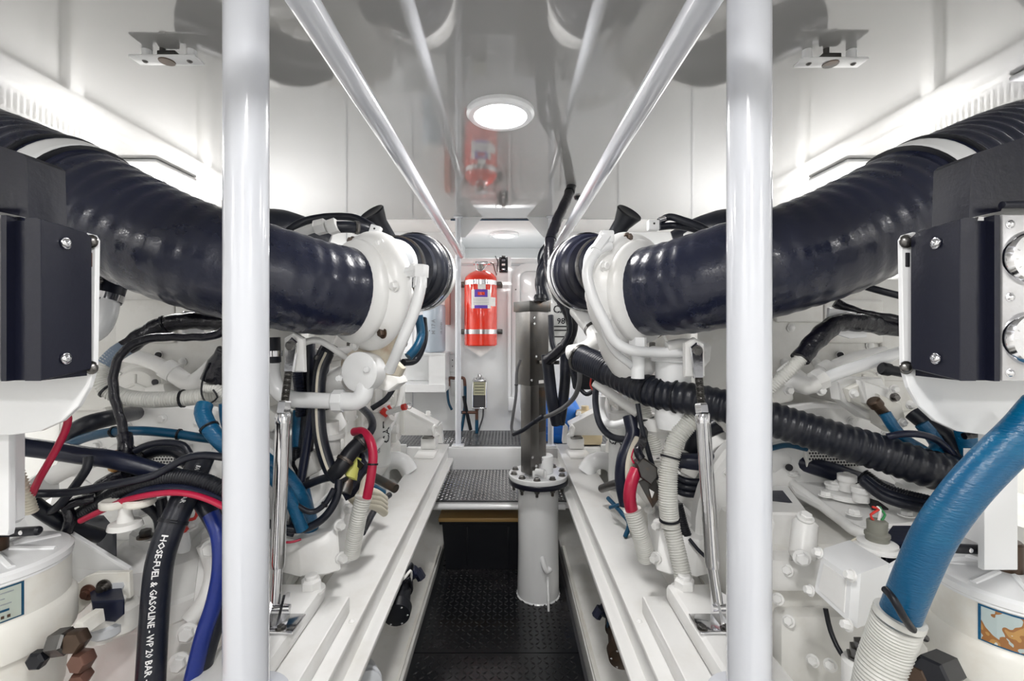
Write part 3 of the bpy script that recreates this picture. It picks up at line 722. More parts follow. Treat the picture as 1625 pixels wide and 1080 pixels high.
# ================================================================ forward wall things
o = thing('fire_extinguisher', P(763, 548, 2.85), 'red fire extinguisher with violet and white label strapped to the forward wall', 'fire extinguisher')
ex = V((-.166, 2.85, 0)); z0, z1 = P(0, 548, 2.85).z, P(0, 428, 2.85).z
M().lathe((ex.x, ex.y, z0), (0, 0, 1), [(0, .098), (.006, .103), (z1-z0-.075, .103), (z1-z0-.05, .098), (z1-z0-.025, .078), (z1-z0-.008, .045), (z1-z0, .028)], 48).build('cylinder', EXR, o)
for py, nm in ((447, 'upper'), (526, 'lower')):
    z = P(0, py, 2.76).z
    M().lathe((ex.x, ex.y, z-.014), (0, 0, 1), [(0, .1035), (.0, .1055), (.028, .1055), (.028, .1035)], 48).build('strap', CHR, o)
    b = M().bb((ex.x-.135, 2.94, z-.016), (ex.x+.135, 2.968, z+.016), .003)
    for s in (-1, 1): b.bb((ex.x+s*.118-.012, 2.86, z-.012), (ex.x+s*.118+.012, 2.94, z+.012), .003)
    b.build('strap_bracket', STLD, o)
M().slab([V((ex.x-.10, 2.965, z0)), V((ex.x+.10, 2.965, z0)), V((ex.x, 2.965, z0-.07))], (0, -.15, 0)).build('cradle', W, o, smooth=False)
zt = z1
M().cyl((ex.x, ex.y, zt-.004), (ex.x, ex.y, zt+.05), .018, seg=18).build('neck', STL, o)
M().bb((ex.x-.035, ex.y-.018, zt+.03), (ex.x+.045, ex.y+.018, zt+.052), .004).cyl((ex.x-.045, ex.y-.005, zt+.04), (ex.x+.06, ex.y-.005, zt+.04), .009, seg=12).build('valve', CHR, o)
M().tube([V((ex.x-.03, ex.y-.03, zt+.035)), V((ex.x-.02, ex.y-.055, zt-.005)), V((ex.x+.01, ex.y-.06, zt-.012)), V((ex.x+.035, ex.y-.045, zt+.02))], .005, 8).build('pull_ring', CHR, o)
M().tube([V((ex.x+.045, ex.y, zt+.04)), V((ex.x+.075, ex.y, zt+.04)), V((ex.x+.09, ex.y+.01, zt)), V((ex.x+.10, ex.y+.02, zt-.03))], .005, 8).build('pilot_line', STL, o)
def curved(c, n, r, w0, w1, z0, z1, name, m, par, lift):
    b = M(); k = 10; n = V(n).normalized(); t = V((0, 0, 1)).cross(n)
    for i in range(k):
        a0, a1 = [(w0+(w1-w0)*j/k)/r for j in (i, i+1)]
        q = [V((c.x, c.y, 0))+(n*math.cos(a)+t*math.sin(a))*(r+lift) for a in (a0, a1)]
        b.add([q[0]+V((0, 0, z0)), q[1]+V((0, 0, z0)), q[1]+V((0, 0, z1)), q[0]+V((0, 0, z1))], [[0, 1, 2, 3]])
    return b.build(name, m, par)
zz = lambda py: P(0, py, 2.75).z
curved(ex, (0.06, -1, 0), .103, -.060, .064, zz(489), zz(459), 'sticker', LABW, o, .0006)
curved(ex, (0.06, -1, 0), .103, -.038, .042, zz(471), zz(459), 'violet_band', INKP, o, .0012)
curved(ex, (0.06, -1, 0), .103, -.038, .042, zz(489), zz(484), 'violet_band', INKP, o, .0012)
curved(ex, (0.06, -1, 0), .103, -.018, .024, zz(468), zz(463), 'red_mark', EXR, o, .0018)
curved(ex, (0.06, -1, 0), .103, -.018, .030, zz(458.5), zz(450), 'sticker', LABW, o, .0006)
curved(ex, (0.9, -1, 0), .103, -.010, .040, zz(485), zz(471), 'sticker', LABW, o, .0006)
for i in range(4):
    curved(ex, (0.06, -1, 0), .103, -.045, .050, zz(474+i*2.6+.5), zz(474+i*2.6), 'text_line', INKG, o, .0012)
# cable and switch
o = thing('wall_switch', P(799, 433, 2.95), 'small black switch panel high on the forward wall beside the extinguisher', 'switch')
c = P(799, 420, 2.955)
M().box(c, (.055, .022, .098), None, .004).build('plate', BLKM, o)
for dz, m in ((.028, INKG), (.0, LABW), (-.030, CHR)):
    M().box(c+V((0, -.012, dz)), (.022, .006, .013), None, .002).build('rocker', m, o)
for dz in (.038, -.04):
    for dx in (-.02, .02): dome(o, c+V((dx, -.011, dz)), (0, -1, 0), .002, CHR)
M().bb(c+V((-.012, -.01, .049)), c+V((.012, .01, .06)), .003).build('gland', STL, o)
hose('cable', BLKM, .003, [P(786, 406, 2.96), P(790, 415, 2.955), P(789, 424, 2.955), P(789, 431, 2.955)], 'thin black cable hanging just left of the black wall switch', 'cable')
M().build if False else None
# conduit and small box
o = thing('conduit', P(811, 640, 2.95), 'slim white conduit with small white junction box low on the forward wall', 'conduit')
M().bb(P(806, 630, 2.96)+V((0, -.012, 0)), P(811, 408, 2.96)+V((0, .005, 0))).build('trunking', WS, o, smooth=False)
M().box(P(812, 640, 2.94), (.045, .05, .085), None, .004).build('junction_box', WS, o)
# access door
o = thing('access_door', P(850, 640, 2.96), 'white access door with rounded corners and bright frame in the forward wall', 'door')
def rrect(cx0, cx1, z0, z1, r, y, n=8):
    out = []
    for (x, z, a0) in ((cx1-r, z1-r, 0), (cx0+r, z1-r, 90), (cx0+r, z0+r, 180), (cx1-r, z0+r, 270)):
        for i in range(n+1):
            t = math.radians(a0+90*i/n); out.append(V((x+r*math.cos(t), y, z+r*math.sin(t))))
    return out
x0, x1, zb, zt = .03, .40, P(0, 672, 2.96).z, P(0, 418, 2.96).z
M().ring([rrect(x0, x1, zb, zt, .10, 2.969), rrect(x0, x1, zb, zt, .10, 2.950), rrect(x0+.012, x1-.012, zb+.012, zt-.012, .09, 2.946), rrect(x0+.05, x1-.05, zb+.05, zt-.05, .05, 2.946), rrect(x0+.055, x1-.055, zb+.055, zt-.055, .05, 2.958)]).build('frame', WS, o)
M().ring([rrect(x0+.06, x1-.06, zb+.06, zt-.06, .045, 2.958), rrect(x0+.06, x1-.06, zb+.06, zt-.06, .045, 2.950), rrect(x0+.07, x1-.07, zb+.07, zt-.07, .04, 2.948)]).build('leaf', WS, o)
for z in (zt-.17, zb+.2): dome(o, V((x0+.025, 2.946, z)), (0, -1, 0), .004, STL)
# sight bowl (fuel/water alarm)
o = thing('sight_bowl', P(761, 648, 2.9), 'clear rectangular sight bowl with round gauge and brass pipe on the forward wall', 'filter')
zt, zb = P(0, 603, 2.88).z, P(0, 646, 2.88).z; cx = -.175
M().bb((cx-.038, 2.86, zb+.08), (cx+.038, 2.90, zt-.008)).build('label_zone', AMB, o, smooth=False)
M().bb((cx-.038, 2.86, zb+.006), (cx+.038, 2.90, zb+.08)).build('dark_zone', DARK, o, smooth=False)
for z in (zb, zt): M().bb((cx-.046, 2.85, z-.007), (cx+.046, 2.91, z+.004), .003).build('end_plate', CHR, o)
for s in (-1, 1): M().cyl((cx+s*.042, 2.855, zb), (cx+s*.042, 2.855, zt), .0035, seg=10).build('tie_rod', CHR, o)
for i in range(4): M().bb((cx-.03, 2.858, zt-.025-i*.018), (cx+.03, 2.8595, zt-.022-i*.018)).build('scale_line', INK, o, smooth=False)
M().lathe((cx, 2.868, zt+.024), (0, -1, 0), [(0, .018), (.014, .018), (.016, .014)], 24).build('gauge_case', CHR, o)
M().lathe((cx, 2.853, zt+.024), (0, -1, 0), [(0, .013), (.0008, .013)], 24).build('gauge_face', LABW, o)
for s in (-1, 1): M().cyl((cx+s*.026, 2.87, zt+.003), (cx+s*.026, 2.87, zt+.018), .009, seg=12).build('knob', CHR, o)
M().cyl((cx-.018, 2.88, zb-.005), (cx-.018, 2.88, .60), .010, seg=14).lathe((cx-.018, 2.88, .66), (0, 0, 1), [(0, .014), (.02, .014)], 6).build('brass_pipe', COPPER, o)
M().cyl((cx-.018, 2.88, .60), (cx-.018, 2.88, .515), .011, seg=14).build('blue_sleeve', TEAL, o)
M().cyl((cx-.11, 2.88, P(0, 654, 2.88).z), (cx-.02, 2.88, P(0, 654, 2.88).z), .010, seg=12).build('cross_pipe', COPPER, o)
hose('drain_hose', DARK, .005, [P(767, 648, 2.88), P(766, 662, 2.88), P(762, 675, 2.88), P(759, 684, 2.88)], 'thin grey drain tube below the clear sight bowl', 'hose')
# teal pipes left of it
o = thing('pipe_pair', P(725, 600, 2.92), 'copper elbow fittings with teal hoses either side of a white bracket on the forward wall', 'pipe')
M().tube([P(712, 597, 2.9), P(711, 605, 2.9), P(710, 620, 2.9), P(712, 638, 2.9), P(717, 650, 2.9)], .008, 12).build('teal_hose', TEAL, o)
M().tube([P(722, 600, 2.9), P(713, 600, 2.9), P(712, 612, 2.9)], .010, 12).build('elbow', COPPER, o)
M().tube([P(728, 600, 2.9), P(736, 600, 2.9), P(738, 612, 2.9)], .010, 12).build('elbow', COPPER, o)
M().tube([P(738, 612, 2.9), P(738, 640, 2.9), P(736, 660, 2.9), P(732, 683, 2.9)], .010, 12).build('teal_hose', TEAL, o)
M().tube([P(736, 628, 2.88), P(740, 650, 2.88), P(747, 682, 2.88)], .011, 12).build('black_hose', BLKM, o)
M().cyl(P(727, 654, 2.89), P(745, 654, 2.89), .009, seg=12).build('valve_body', TEAL, o)
M().bb(P(716, 628, 2.95), P(735, 605, 2.95)+V((0, .015, 0)), .003).build('bracket', WS, o)
# shelf box at the left of the wall
o = thing('wall_box', P(660, 622, 2.75), 'white fabricated box shelf on the forward wall carrying the grey blue filter', 'shelf')
a, bq = P(600, 622, 2.72), P(707, 560, 2.72)
b = M(); z0, z1 = a.z, bq.z
b.bb((-.80, 2.72, z0), (-.37, 2.965, z0+.045)).bb((-.80, 2.72, z1-.01), (-.37, 2.965, z1+.0)).bb((-.47, 2.725, z0+.045), (-.372, 2.94, z1-.01)).bb((-.80, 2.942, z0+.046), (-.374, 2.965, z1-.011))
b.build('shell', WS, o, smooth=False)
M().bb((-.40, 2.90, 1.20), (-.368, 2.965, 1.55)).build('upright', mat('pink_tinted_panel', (.70, .36, .30), .4), o, smooth=False)
o = thing('socket', P(716, 575, 2.95), 'small white socket plate with black hole left of the thin post', 'socket')
M().box(P(717, 576, 2.955), (.045, .02, .11), None, .004).build('plate', WS, o)
for dz in (-.02, .02): M().cyl(P(718, 576, 2.944)+V((0, 0, dz)), P(718, 576, 2.942)+V((0, 0, dz)), .004, seg=10).build('hole', INK, o)
def filt(name, px, py0, py1, d, r, m, label, txts, dirn=(0, -1, 0)):
    c = P(px, 0, d); zt, zb = P(0, py0, d).z, P(0, py1, d).z
    o = thing(name, (c.x, d, zb), label, 'filter')
    M().lathe((c.x, d, zb), (0, 0, 1), [(0, r*.82), (.006, r*.95), (.014, r), (zt-zb-.014, r), (zt-zb-.006, r*.96), (zt-zb, r*.9)], 36).build('can', m, o)
    M().cyl((c.x, d, zt), (c.x, d, zt+.035), r*.97, seg=30, bev=.004).build('filter_head', W, o)
    for (s, sz, dz, dr, mm) in txts:
        text_mesh(s, sz, cylmap((c.x, d, (zt+zb)/2+dz), (0, 0, 1), dr, r, .001, along=abs(sz) > 1), 'lettering', mm, o) if False else None
        text_mesh(s, sz, cylmap((c.x, d, (zt+zb)/2+dz), (0, 0, 1), dr, r, .001), 'lettering', mm, o)
    return o, V((c.x, d, (zt+zb)/2)), zt-zb
o, c, hh = filt('fuel_filter', 689, 484, 558, 2.80, .069, FILT, 'grey blue spin-on filter can with black marks by the left turbocharger', [])
text_mesh('CAT', .05, cylmap(c+V((0, 0, -.03)), (0, 0, 1), (-1.0, -.75, 0), .069, .001), 'lettering', INK, o)
text_mesh('M 17 A', .030, cylmap(c+V((0, 0, .01)), (0, 0, 1), (.1, -1, 0), .069, .001, along=True), 'lettering', INKG, o)
text_mesh('1R-0749', .022, cylmap(c+V((0, 0, .0)), (0, 0, 1), (1.0, -.9, 0), .069, .001, along=True), 'lettering', INKG, o)
o, c, hh = filt('oil_filter', 600, 652, 738, 1.75, .048, FILW, 'cream oil filter can with black lettering low on the left engine side', [])
text_mesh('CAT', .042, cylmap(c+V((0, 0, .03)), (0, 0, 1), (.9, -.6, 0), .048, .001, along=True), 'lettering', INK, o)
text_mesh('oil', .02, cylmap(c+V((0, 0, -.035)), (0, 0, 1), (.3, -1, 0), .048, .001, along=True), 'lettering', INKG, o)
o, c, hh = filt('oil_filter', 985, 668, 765, 1.75, .046, FILW, 'cream oil filter can with black lettering on the right engine side behind cables', [])
text_mesh('CAT', .042, cylmap(c+V((0, 0, .05)), (0, 0, 1), (-.5, -.9, 0), .046, .001), 'lettering', INK, o)
o, c, hh = filt('fuel_filter', 893, 470, 560, 2.2, .072, FILW, 'white filter can with black lettering between the steel column and right turbocharger', [])
M().bb((c.x+.05, 2.16, c.z+hh/2+.004), (.50, 2.24, c.z+hh/2+.03), .004).build('mounting_arm', W, o)
text_mesh('CAT', .05, cylmap(c+V((0, 0, .07)), (0, 0, 1), (-.1, -1, 0), .072, .001), 'lettering', INK, o)
text_mesh('989', .038, cylmap(c+V((0, 0, .015)), (0, 0, 1), (-.1, -1, 0), .072, .001), 'lettering', INK, o)
for dz in (-.012, -.03, -.06):
    curved(c, (-.1, -1, 0), .072, -.06, .06, c.z+dz, c.z+dz+.006, 'print_band', INK, o, .001)
# ---------------------------------------------------------------- steel column on its flanged tube
o = thing('steering_trunk', (.145, 2.02, 0), 'white flanged upright tube with a small fin standing on the black walkway floor', 'tube')
c = V((.137, 2.02, 0)); zf = .512
M().lathe(c, (0, 0, 1), [(0, .0925), (.12, .0905), (.22, .0885), (.26, .089), (zf-.02, .089)], 48).build('tube', WS, o)
M().lathe(c+V((0, 0, zf-.02)), (0, 0, 1), [(0, .130), (.004, .132), (.018, .132), (.020, .130)], 56).build('lower_flange', BLK, o)
fl2 = M().lathe(c+V((0, 0, zf+.001)), (0, 0, 1), [(0, .129), (.004, .1305), (.018, .1305), (.020, .128)], 56).build('upper_flange', WS, o)
for i in range(10):
    t = 2*PI*i/10+.2; q = c+V((math.cos(t)*.110, math.sin(t)*.110, zf+.021)); bolt(o, q, (0, 0, 1), .0115, .012, STL)
    bolt(o, q+V((0, 0, -.043)), (0, 0, -1), .0115, .012, STL)
    M().cyl(q+V((0, 0, -.05)), q+V((0, 0, -.07)), .006, seg=10).build('stud', STLD, o)
M().slab([c+V((.03, -.088, .0)), c+V((.03, -.135, -.0)), c+V((.03, -.130, .04)), c+V((.03, -.092, .12))], (.008, 0, 0)).build('fin', WS, o, smooth=False)
M().tube([c+V((.01, -.080, .20)), c+V((.018, -.094, .17)), c+V((.03, -.097, .145)), c+V((.045, -.085, .15))], .012, 12).build('weld_bead', WS, o)
M().lathe(c+V((0, 0, 0)), (0, 0, 1), [(0, .097), (.004, .094)], 40).build('foot_weld', WS, o)
o = thing('actuator_column', c+V((-.03, 0, zf+.021)), 'tall brushed steel box column with capped top beside the walkway', 'column')
ang = .62
Rz = Matrix.Rotation(ang, 3, 'Z'); cc = c+V((-.028, -.005, 0))
z0, z1 = zf+.03, 1.283
def cbox(cx, cy, sx, sy, za, zb, m, nm, bev=.002):
    return M().box(cc+Rz @ V((cx, cy, (za+zb)/2)), (sx, sy, zb-za), Rz, bev).build(nm, m, o)
cbox(0, 0, .105, .105, .925, z1, STL, 'upper_housing')
cbox(0, 0, .118, .118, 1.245, z1+.006, STLD, 'cap')
cbox(-.026, -.018, .046, .070, z0, .925, STL, 'lower_channel')
cbox(.012, -.040, .062, .012, z0+.04, .925, STL, 'face_plate')
cbox(.018, -.045, .042, .004, .72, .915, STLD, 'inset_plate')
M().cyl(c+V((.015, .0, zf+.02)), c+V((.015, 0, .93)), .020, seg=24).build('ram', COPPER, o)
M().cyl(c+V((.030, .0, zf+.021)), c+V((.030, 0, zf+.10)), .036, seg=28, bev=.003).build('ram_collar', WS, o)
M().cyl(c+V((-.015, -.07, zf+.045)), c+V((.02, -.085, zf+.045)), .016, seg=20).bb(c+V((-.03, -.08, zf+.021)), c+V((.03, -.05, zf+.05)), .004).build('clevis', WS, o)
for (u, v, z) in ((-.03, -.054, 1.215), (-.03, -.054, 1.19), (.02, -.054, 1.26), (-.045, -.054, .95), (-.02, -.054, 1.05), (-.04, -.054, .62), (-.02, -.054, .58), (.02, -.048, .60)):
    dome(o, cc+Rz @ V((u, v, z)), Rz @ V((0, -1, 0)), .005, CHR)
for (z, hh) in ((1.12, .03), (1.075, .03)):
    M().box(cc+Rz @ V((.0535, -.01, z)), (.001, .055, hh), Rz).build('sticker', LABW, o, smooth=False)
    for k in range(3): M().box(cc+Rz @ V((.0543, -.01, z+.008-k*.008)), (.0008, .045, .0018), Rz).build('text_line', INK, o, smooth=False)
M().box(cc+Rz @ V((.01, -.0535, .94)), (.03, .001, .014), Rz).build('sticker', LABW, o, smooth=False)
M().bb(P(856, 578, 1.95), P(888, 572, 1.95)+V((0, .02, 0)), .002).build('cable_bracket', STL, o)
# black tote below the landing
o = thing('storage_box', (-.1, 2.28, 0), 'black plastic storage tub with wooden lid pushed under the landing', 'box')
x0, x1 = -.318, .21
M().ring([[V((x0+k, 2.215+k*.3, z)), V((x1-k, 2.215+k*.3, z)), V((x1-k, 2.44, z)), V((x0+k, 2.44, z))] for k, z in ((.02, .001), (0, .235))]).build('tub', BLKM, o, smooth=False)
M().bb((x0-.012, 2.205, .222), (x1+.012, 2.45, .240), .004).build('rim', BLKM, o)
M().bb((x0-.014, 2.19, .241), (x1+.012, 2.45, .262), .005).build('lid', TAN, o)
for x in (-.2, .0): M().bb((x, 2.21, .02), (x+.012, 2.222, .21), .002).build('moulded_rib', BLKM, o)
# blue tub, beige can
o = thing('bucket', P(890, 705, 2.72), 'bright blue round plastic drum standing at the forward end on the right', 'drum')
cb = P(890, 0, 2.74)
M().lathe((cb.x, cb.y, .514), (0, 0, 1), [(0, .115), (.01, .12), (.045, .122), (.047, .112), (.05, .112), (.09, .125), (.092, .118), (.17, .118), (.20, .105), (.235, .085), (.24, .06)], 40).build('drum_wall', TUB, o)
o = thing('jerry_can', P(930, 690, 2.62), 'beige plastic container behind the right mounting arm', 'container')
cb = P(934, 0, 2.62)
M().box((cb.x, cb.y, .61), (.14, .12, .19), None, .02).cyl((cb.x-.02, cb.y, .70), (cb.x-.02, cb.y, .73), .022).build('body', BEIGE, o)
M().bb((cb.x-.03, cb.y-.075, .66), (cb.x+.05, cb.y-.06, .685), .004).build('red_handle', REDP, o)
# ---------------------------------------------------------------- oil filler / dipstick
o = thing('dipstick_tube', P(620, 665, 1.75), 'white dipstick tube with red collars and a wire ring tip beside the left oil filter', 'dipstick')
M().cyl(P(585, 700, 1.75), P(622, 662, 1.72), .016, seg=16).build('filler_neck', W, o)
M().cyl(P(612, 656, 1.7), P(640, 646, 1.66), .010, seg=14).build('handle', WS, o)
M().cyl(P(606, 650, 1.7), P(616, 658, 1.7), .014, seg=12).cyl(P(616, 643, 1.7), P(624, 655, 1.7), .006, seg=10).build('red_clip', REDP, o)
M().cyl(P(639, 646, 1.66), P(644, 645, 1.655), .012, seg=14).build('red_collar', REDP, o)
q = P(649, 644, 1.65); M().tube([q+V((math.cos(t*.5236)*.010, 0, math.sin(t*.5236)*.010)) for t in range(13)], .0015, 6).build('ring', CHR, o)
for Sx, nm, pts in ((-1, 'left', [(650, 748), (640, 733), (622, 730), (606, 742), (604, 775)]), (1, 'right', [(930, 748), (940, 733), (958, 730), (976, 742), (980, 775)])):
    hose('elbow_pipe', WS, .038, [P(x, y, 2.0) for x, y in pts], 'bulky white elbow pipe at the far outer edge of the %s bed rail' % nm, 'pipe', seg=20)
# ================================================================ gearboxes and the near castings
for S, side in ((-1, 'left'), (1, 'right')):
    E = lambda a, y, z: V((XM+S*a, y, z))
    U = V((S, 0, 0)); e = ENG[S]
    g = thing('gearbox', E(.75, .92, .40), 'white painted marine gearbox casting bolted behind the %s engine' % side, 'gearbox')
    eb = lambda lo, hi, bev=.012: M().bb(E(*lo), E(*hi), bev)
    if S > 0:
        eb((.485, .83, .50), (1.05, 1.02, .775), .02).build('housing', WB, g)
        eb((.50, .80, .50), (1.0, .84, .66), .015).build('front_wall', WB, g)
        b = M().slab([P(1246, 763, 1.06), P(1362, 763, 1.06), P(1470, 836, .835), P(1366, 846, .815), P(1262, 790, .96)], (0, 0, .012), .004)
        b.build('top_plate', W, g)
        M().tube([P(1256, 765, 1.03), P(1275, 780, .97), P(1330, 822, .86), P(1372, 846, .80), P(1470, 846, .80)], .0095, 12).build('plate_rim', W, g)
        for (px, py, d) in ((1259, 764, 1.02), (1298, 762, 1.04), (1340, 764, 1.05), (1355, 828, .84), (1438, 830, .84), (1310, 798, .92)):
            bolt(g, P(px, py-2, d)+V((0, 0, .012)), (0, 0, 1), .0095, .010, W)
        # left lower top with nameplate
        M().slab([P(1200, 770, .98), P(1250, 770, .99), P(1285, 815, .83), P(1200, 812, .84)], (0, 0, -.10), .004).build('side_top', W, g)
        M().slab([P(1214, 779, .95), P(1242, 779, .95), P(1262, 804, .87), P(1214, 805, .87)], (0, 0, .0015)).build('name_plate', NAVY, g, smooth=False)
        for k in range(4): M().slab([P(1218, 783+k*5.6, .938-k*.018), P(1240+k*3, 783+k*5.6, .938-k*.018), P(1240+k*3, 785+k*5.6, .932-k*.018), P(1218, 785+k*5.6, .932-k*.018)], (0, 0, .002)).build('text_line', INKG, g, smooth=False)
        eb((.478, .80, .695), (.60, .90, .76), .02).build('side_boss', W, g)
        M().cyl(P(1278, 826, .80), P(1272, 885, .77), .020, bev=.004).build('pillar', W, g)
        for (px, py, d, ax) in ((1272, 884, .75, (-.4, -1, 0)), (1216, 830, .8, (-.6, -1, 0)), (1278, 822, .79, (0, -.4, 1))): bolt(g, P(px, py, d), ax, .010, .010, W)
        # valve lever pair and second dark label
        lv = P(1342, 788, .93)
        M().lathe(lv, (0, 0, 1), [(0, .038), (.006, .038), (.009, .034)], 28).build('valve_base', W, g)
        M().slab([P(1320, 776, .95), P(1326, 771, .95), P(1375, 793, .90), P(1370, 800, .90)], (0, 0, .014), .002).build('valve_arm', W, g)
        for (px, py, d, hh) in ((1344, 778, .93, .034), (1366, 795, .89, .030), (1323, 775, .95, .012)):
            q = P(px, py, d); M().lathe(q, (0, 0, 1), [(0, .014), (hh*.6, .014), (hh*.6, .017), (hh*.95, .017), (hh, .012)], 16).cyl(q, q+V((0, 0, hh+.003)), .006).build('valve_knob', W, g)
        M().slab([P(1372, 790, .91), P(1394, 797, .88), P(1410, 809, .86), P(1384, 809, .86)], (0, 0, .003)).build('label', INK, g, smooth=False)
        # terminal box: cover faces the walkway
        bx = thing('terminal_box', P(1340, 1000, .66), 'white bolted terminal box with rounded cover low on the right gearbox', 'box')
        o1 = V((.085, .03, 0))
        f = [P(1300, 872, .70), P(1358, 912, .62), P(1352, 1000, .62), P(1285, 938, .70)]
        M().slab(f, V((.062, .02, .006)), .010).build('body', WS, bx)
        for k, q in enumerate(f):
            q2 = q.lerp(sum(f, V())/4, .10); n = (f[1]-f[0]).cross(f[3]-f[0]).normalized(); n = n if n.x < 0 else -n
            bolt(bx, q2+n*.001, n, .0062, .010, W)
        M().slab([q.lerp(sum(f, V())/4, .38)-V((.0015, .001, 0)) for q in f], V((.004, 0, 0)), .001).build('cover_panel', W, bx)
        # sensor plug with wires
        sp = thing('sensor_plug', P(1392, 862, .72), 'grey threaded sensor plug with red and green wires on top of the terminal box', 'sensor')
        q = P(1392, 870, .70)
        M().lathe(q, (0, 0, 1), [(0, .030), (.003, .030), (.005, .024), (.010, .026), (.013, .018)], 28).build('lock_ring', W, sp)
        M().lathe(q, (0, 0, 1), [(.008, .015), (.02, .015), (.02, .0165), (.024, .0165), (.026, .013), (.042, .0135), (.044, .011)], 24).build('plug', mat('grey_green_plastic', (.20, .20, .17), .5), sp)
        for dx, m in ((-.005, REDP), (.002, LABW), (.006, mat('green_wire', (.03, .25, .08), .4))):
            M().tube([q+V((dx, 0, .042)), q+V((dx*2, 0, .052)), q+V((dx*.3+.004, 0, .060)), q+V((dx-.002, 0, .064))], .0018, 6).build('wire', m, sp)
        hose('wire', LOOM, .0018, [P(1384, 852, .72), P(1365, 852, .72), P(1345, 862, .72), P(1334, 872, .71)], 'thin pale wire running left from the grey sensor plug', 'wire')
        dg = thing('control_module', P(1420, 900, .70), 'dark navy square control module behind the blue hose', 'module')
        M().slab([P(1397, 860, .70), P(1455, 860, .70), P(1450, 905, .70), P(1397, 912, .70)], (.07, .06, 0), .004).slab([P(1404, 868, .698), P(1448, 868, .698), P(1444, 898, .698), P(1404, 903, .698)], (0, -.004, 0), .002).build('case', NAVY, dg)
        # lower slope and bolts
        eb((.478, .70, .47), (.60, .82, .52), .02).build('lower_case', WB, g)
        for (px, py, d) in ((1252, 985, .80), (1290, 1048, .78), (1318, 1055, .76), (1250, 905, .80), (1235, 950, .80)): bolt(g, P(px, py, d), (-.7, -.6, .4), .0075, .009, W)
        pp = thing('drain_plug', P(1370, 1060, .6), 'steel hex bolt on a white lug low between the right gearbox and corrugated hose', 'bolt')
        q = P(1367, 1045, .66)
        M().lathe(q-V((0, 0, .05)), (0, 0, 1), [(0, .024), (.045, .024), (.05, .02)], 24).build('lug', W, pp)
        M().lathe(q, (0, 0, 1), [(0, .019), (.003, .019), (.003, .015), (.016, .015), (.016, .010), (.026, .010)], 6).build('hex', STL, pp)
        hose('sensor_cable', BLKM, .0035, [P(1310, 965, .71), P(1318, 1000, .70), P(1334, 1035, .68), P(1362, 1068, .66), P(1385, 1100, .64)], 'thin black cable drooping under the terminal box', 'cable')
    else:
        eb((.478, .84, .50), (1.05, 1.02, .70), .02).build('housing', WB, g)
        # round converter housing
        c = P(262, 935, .88)
        M().lathe((c.x, c.y, .50), (0, 0, 1), [(0, .105), (.14, .100), (.145, .104), (.175, .104), (.18, .096), (.24, .092), (.255, .075), (.258, .05)], 44).build('round_housing', W, g)
        M().slab([P(205, 842, .86), P(250, 822, .90), P(300, 800, .98), P(336, 812, .98), P(300, 850, .86), P(245, 862, .82)], (0, 0, -.05), .006).build('top_cover', W, g)
        for (px, py, d) in ((258, 802, .92), (222, 818, .90), (244, 855, .84), (300, 838, .86)): bolt(g, P(px, py, d), (0, 0, 1), .011, .014, W)
        bolt(g, P(231, 852, .82), (0, 0, 1), .010, .014, STLD)
        # butterfly breather knob
        kn = thing('filler_knob', P(205, 830, .80), 'white two-lobed filler knob on a short stem on top of the left gearbox', 'knob')
        q = P(199, 832, .735)
        M().lathe(q, (0, 0, 1), [(-.004, .024), (.004, .022), (.006, .012), (.018, .009), (.03, .009)], 20).build('stem', W, kn)
        for (dx, dy, rr) in ((-.014, -.004, .020), (.020, .004, .022)):
            M().lathe(q+V((dx, dy, .030)), (0, 0, 1), [(0, rr*.9), (.003, rr), (.010, rr), (.012, rr*.85), (.009, rr*.4)], 26).build('lobe', CREAM, kn)
        # slanted ribs and lower boss shapes seen at the right of the fuel hose
        M().slab([P(318, 850, .86), P(352, 838, .88), P(356, 985, .84), P(300, 1000, .80)], (-.02, .05, 0), .008).build('rib_casting', W, g)
        M().tube([P(325, 862, .84), P(338, 905, .84), P(326, 950, .82), P(300, 985, .80)], .014, 12).build('rib', W, g)
        for (px, py, d) in ((298, 1003, .78), (285, 1050, .76), (335, 870, .82), (340, 960, .82)): bolt(g, P(px, py, d), (.3, -1, .2), .012, .014, W)
        eb((.485, .70, .46), (.62, .84, .50), .02).build('lower_case', WB, g)
        M().cyl(P(190, 1000, .74), P(190, 955, .74), .028, bev=.006).cyl(P(160, 1010, .72), P(175, 950, .72), .02).build('solenoid_body', WB, g)
        ml = thing('control_module', P(150, 880, .80), 'dark grey moulded control module beside the filler knob', 'module')
        M().slab([P(100, 834, .84), P(178, 833, .82), P(186, 845, .80), P(186, 884, .80), P(108, 884, .80)], (-.055, .045, 0), .004).build('case', mat('dark_grey_plastic', (.055, .06, .075), .4), ml)
        M().slab([P(143, 858, .797), P(153, 858, .797), P(153, 866, .797), P(143, 866, .797)], (0, -.001, 0)).build('label', LABW, ml, smooth=False)
        vm = thing('valve_body', P(180, 975, .70), 'navy plastic solenoid block under the slotted strainer bracket', 'valve')
        M().slab([P(145, 955, .70), P(198, 952, .70), P(198, 975, .70), P(183, 988, .70), P(150, 985, .70)], (-.05, .05, 0), .003).build('coil', NAVY, vm)
        M().cyl(P(170, 986, .72), P(170, 1006, .72), .022, bev=.004).build('base', GREYW, vm)
        dk = thing('dipstick', P(290, 880, .80), 'bent red wire hook in a white dipstick collar beside the fuel hose', 'dipstick')
        M().tube([P(288, 842, .82), P(290, 826, .82), P(292, 812, .82)], .003, 8).tube([P(301, 802, .82), P(309, 804, .82), P(313, 812, .82), P(309, 822, .82), P(300, 824, .82)], .003, 8).build('hook', REDP, dk)
        M().tube([P(281, 838, .82), P(290, 835, .815), P(296, 839, .81), P(290, 842, .81), P(282, 841, .81)], .004, 8).build('loop', REDP, dk)
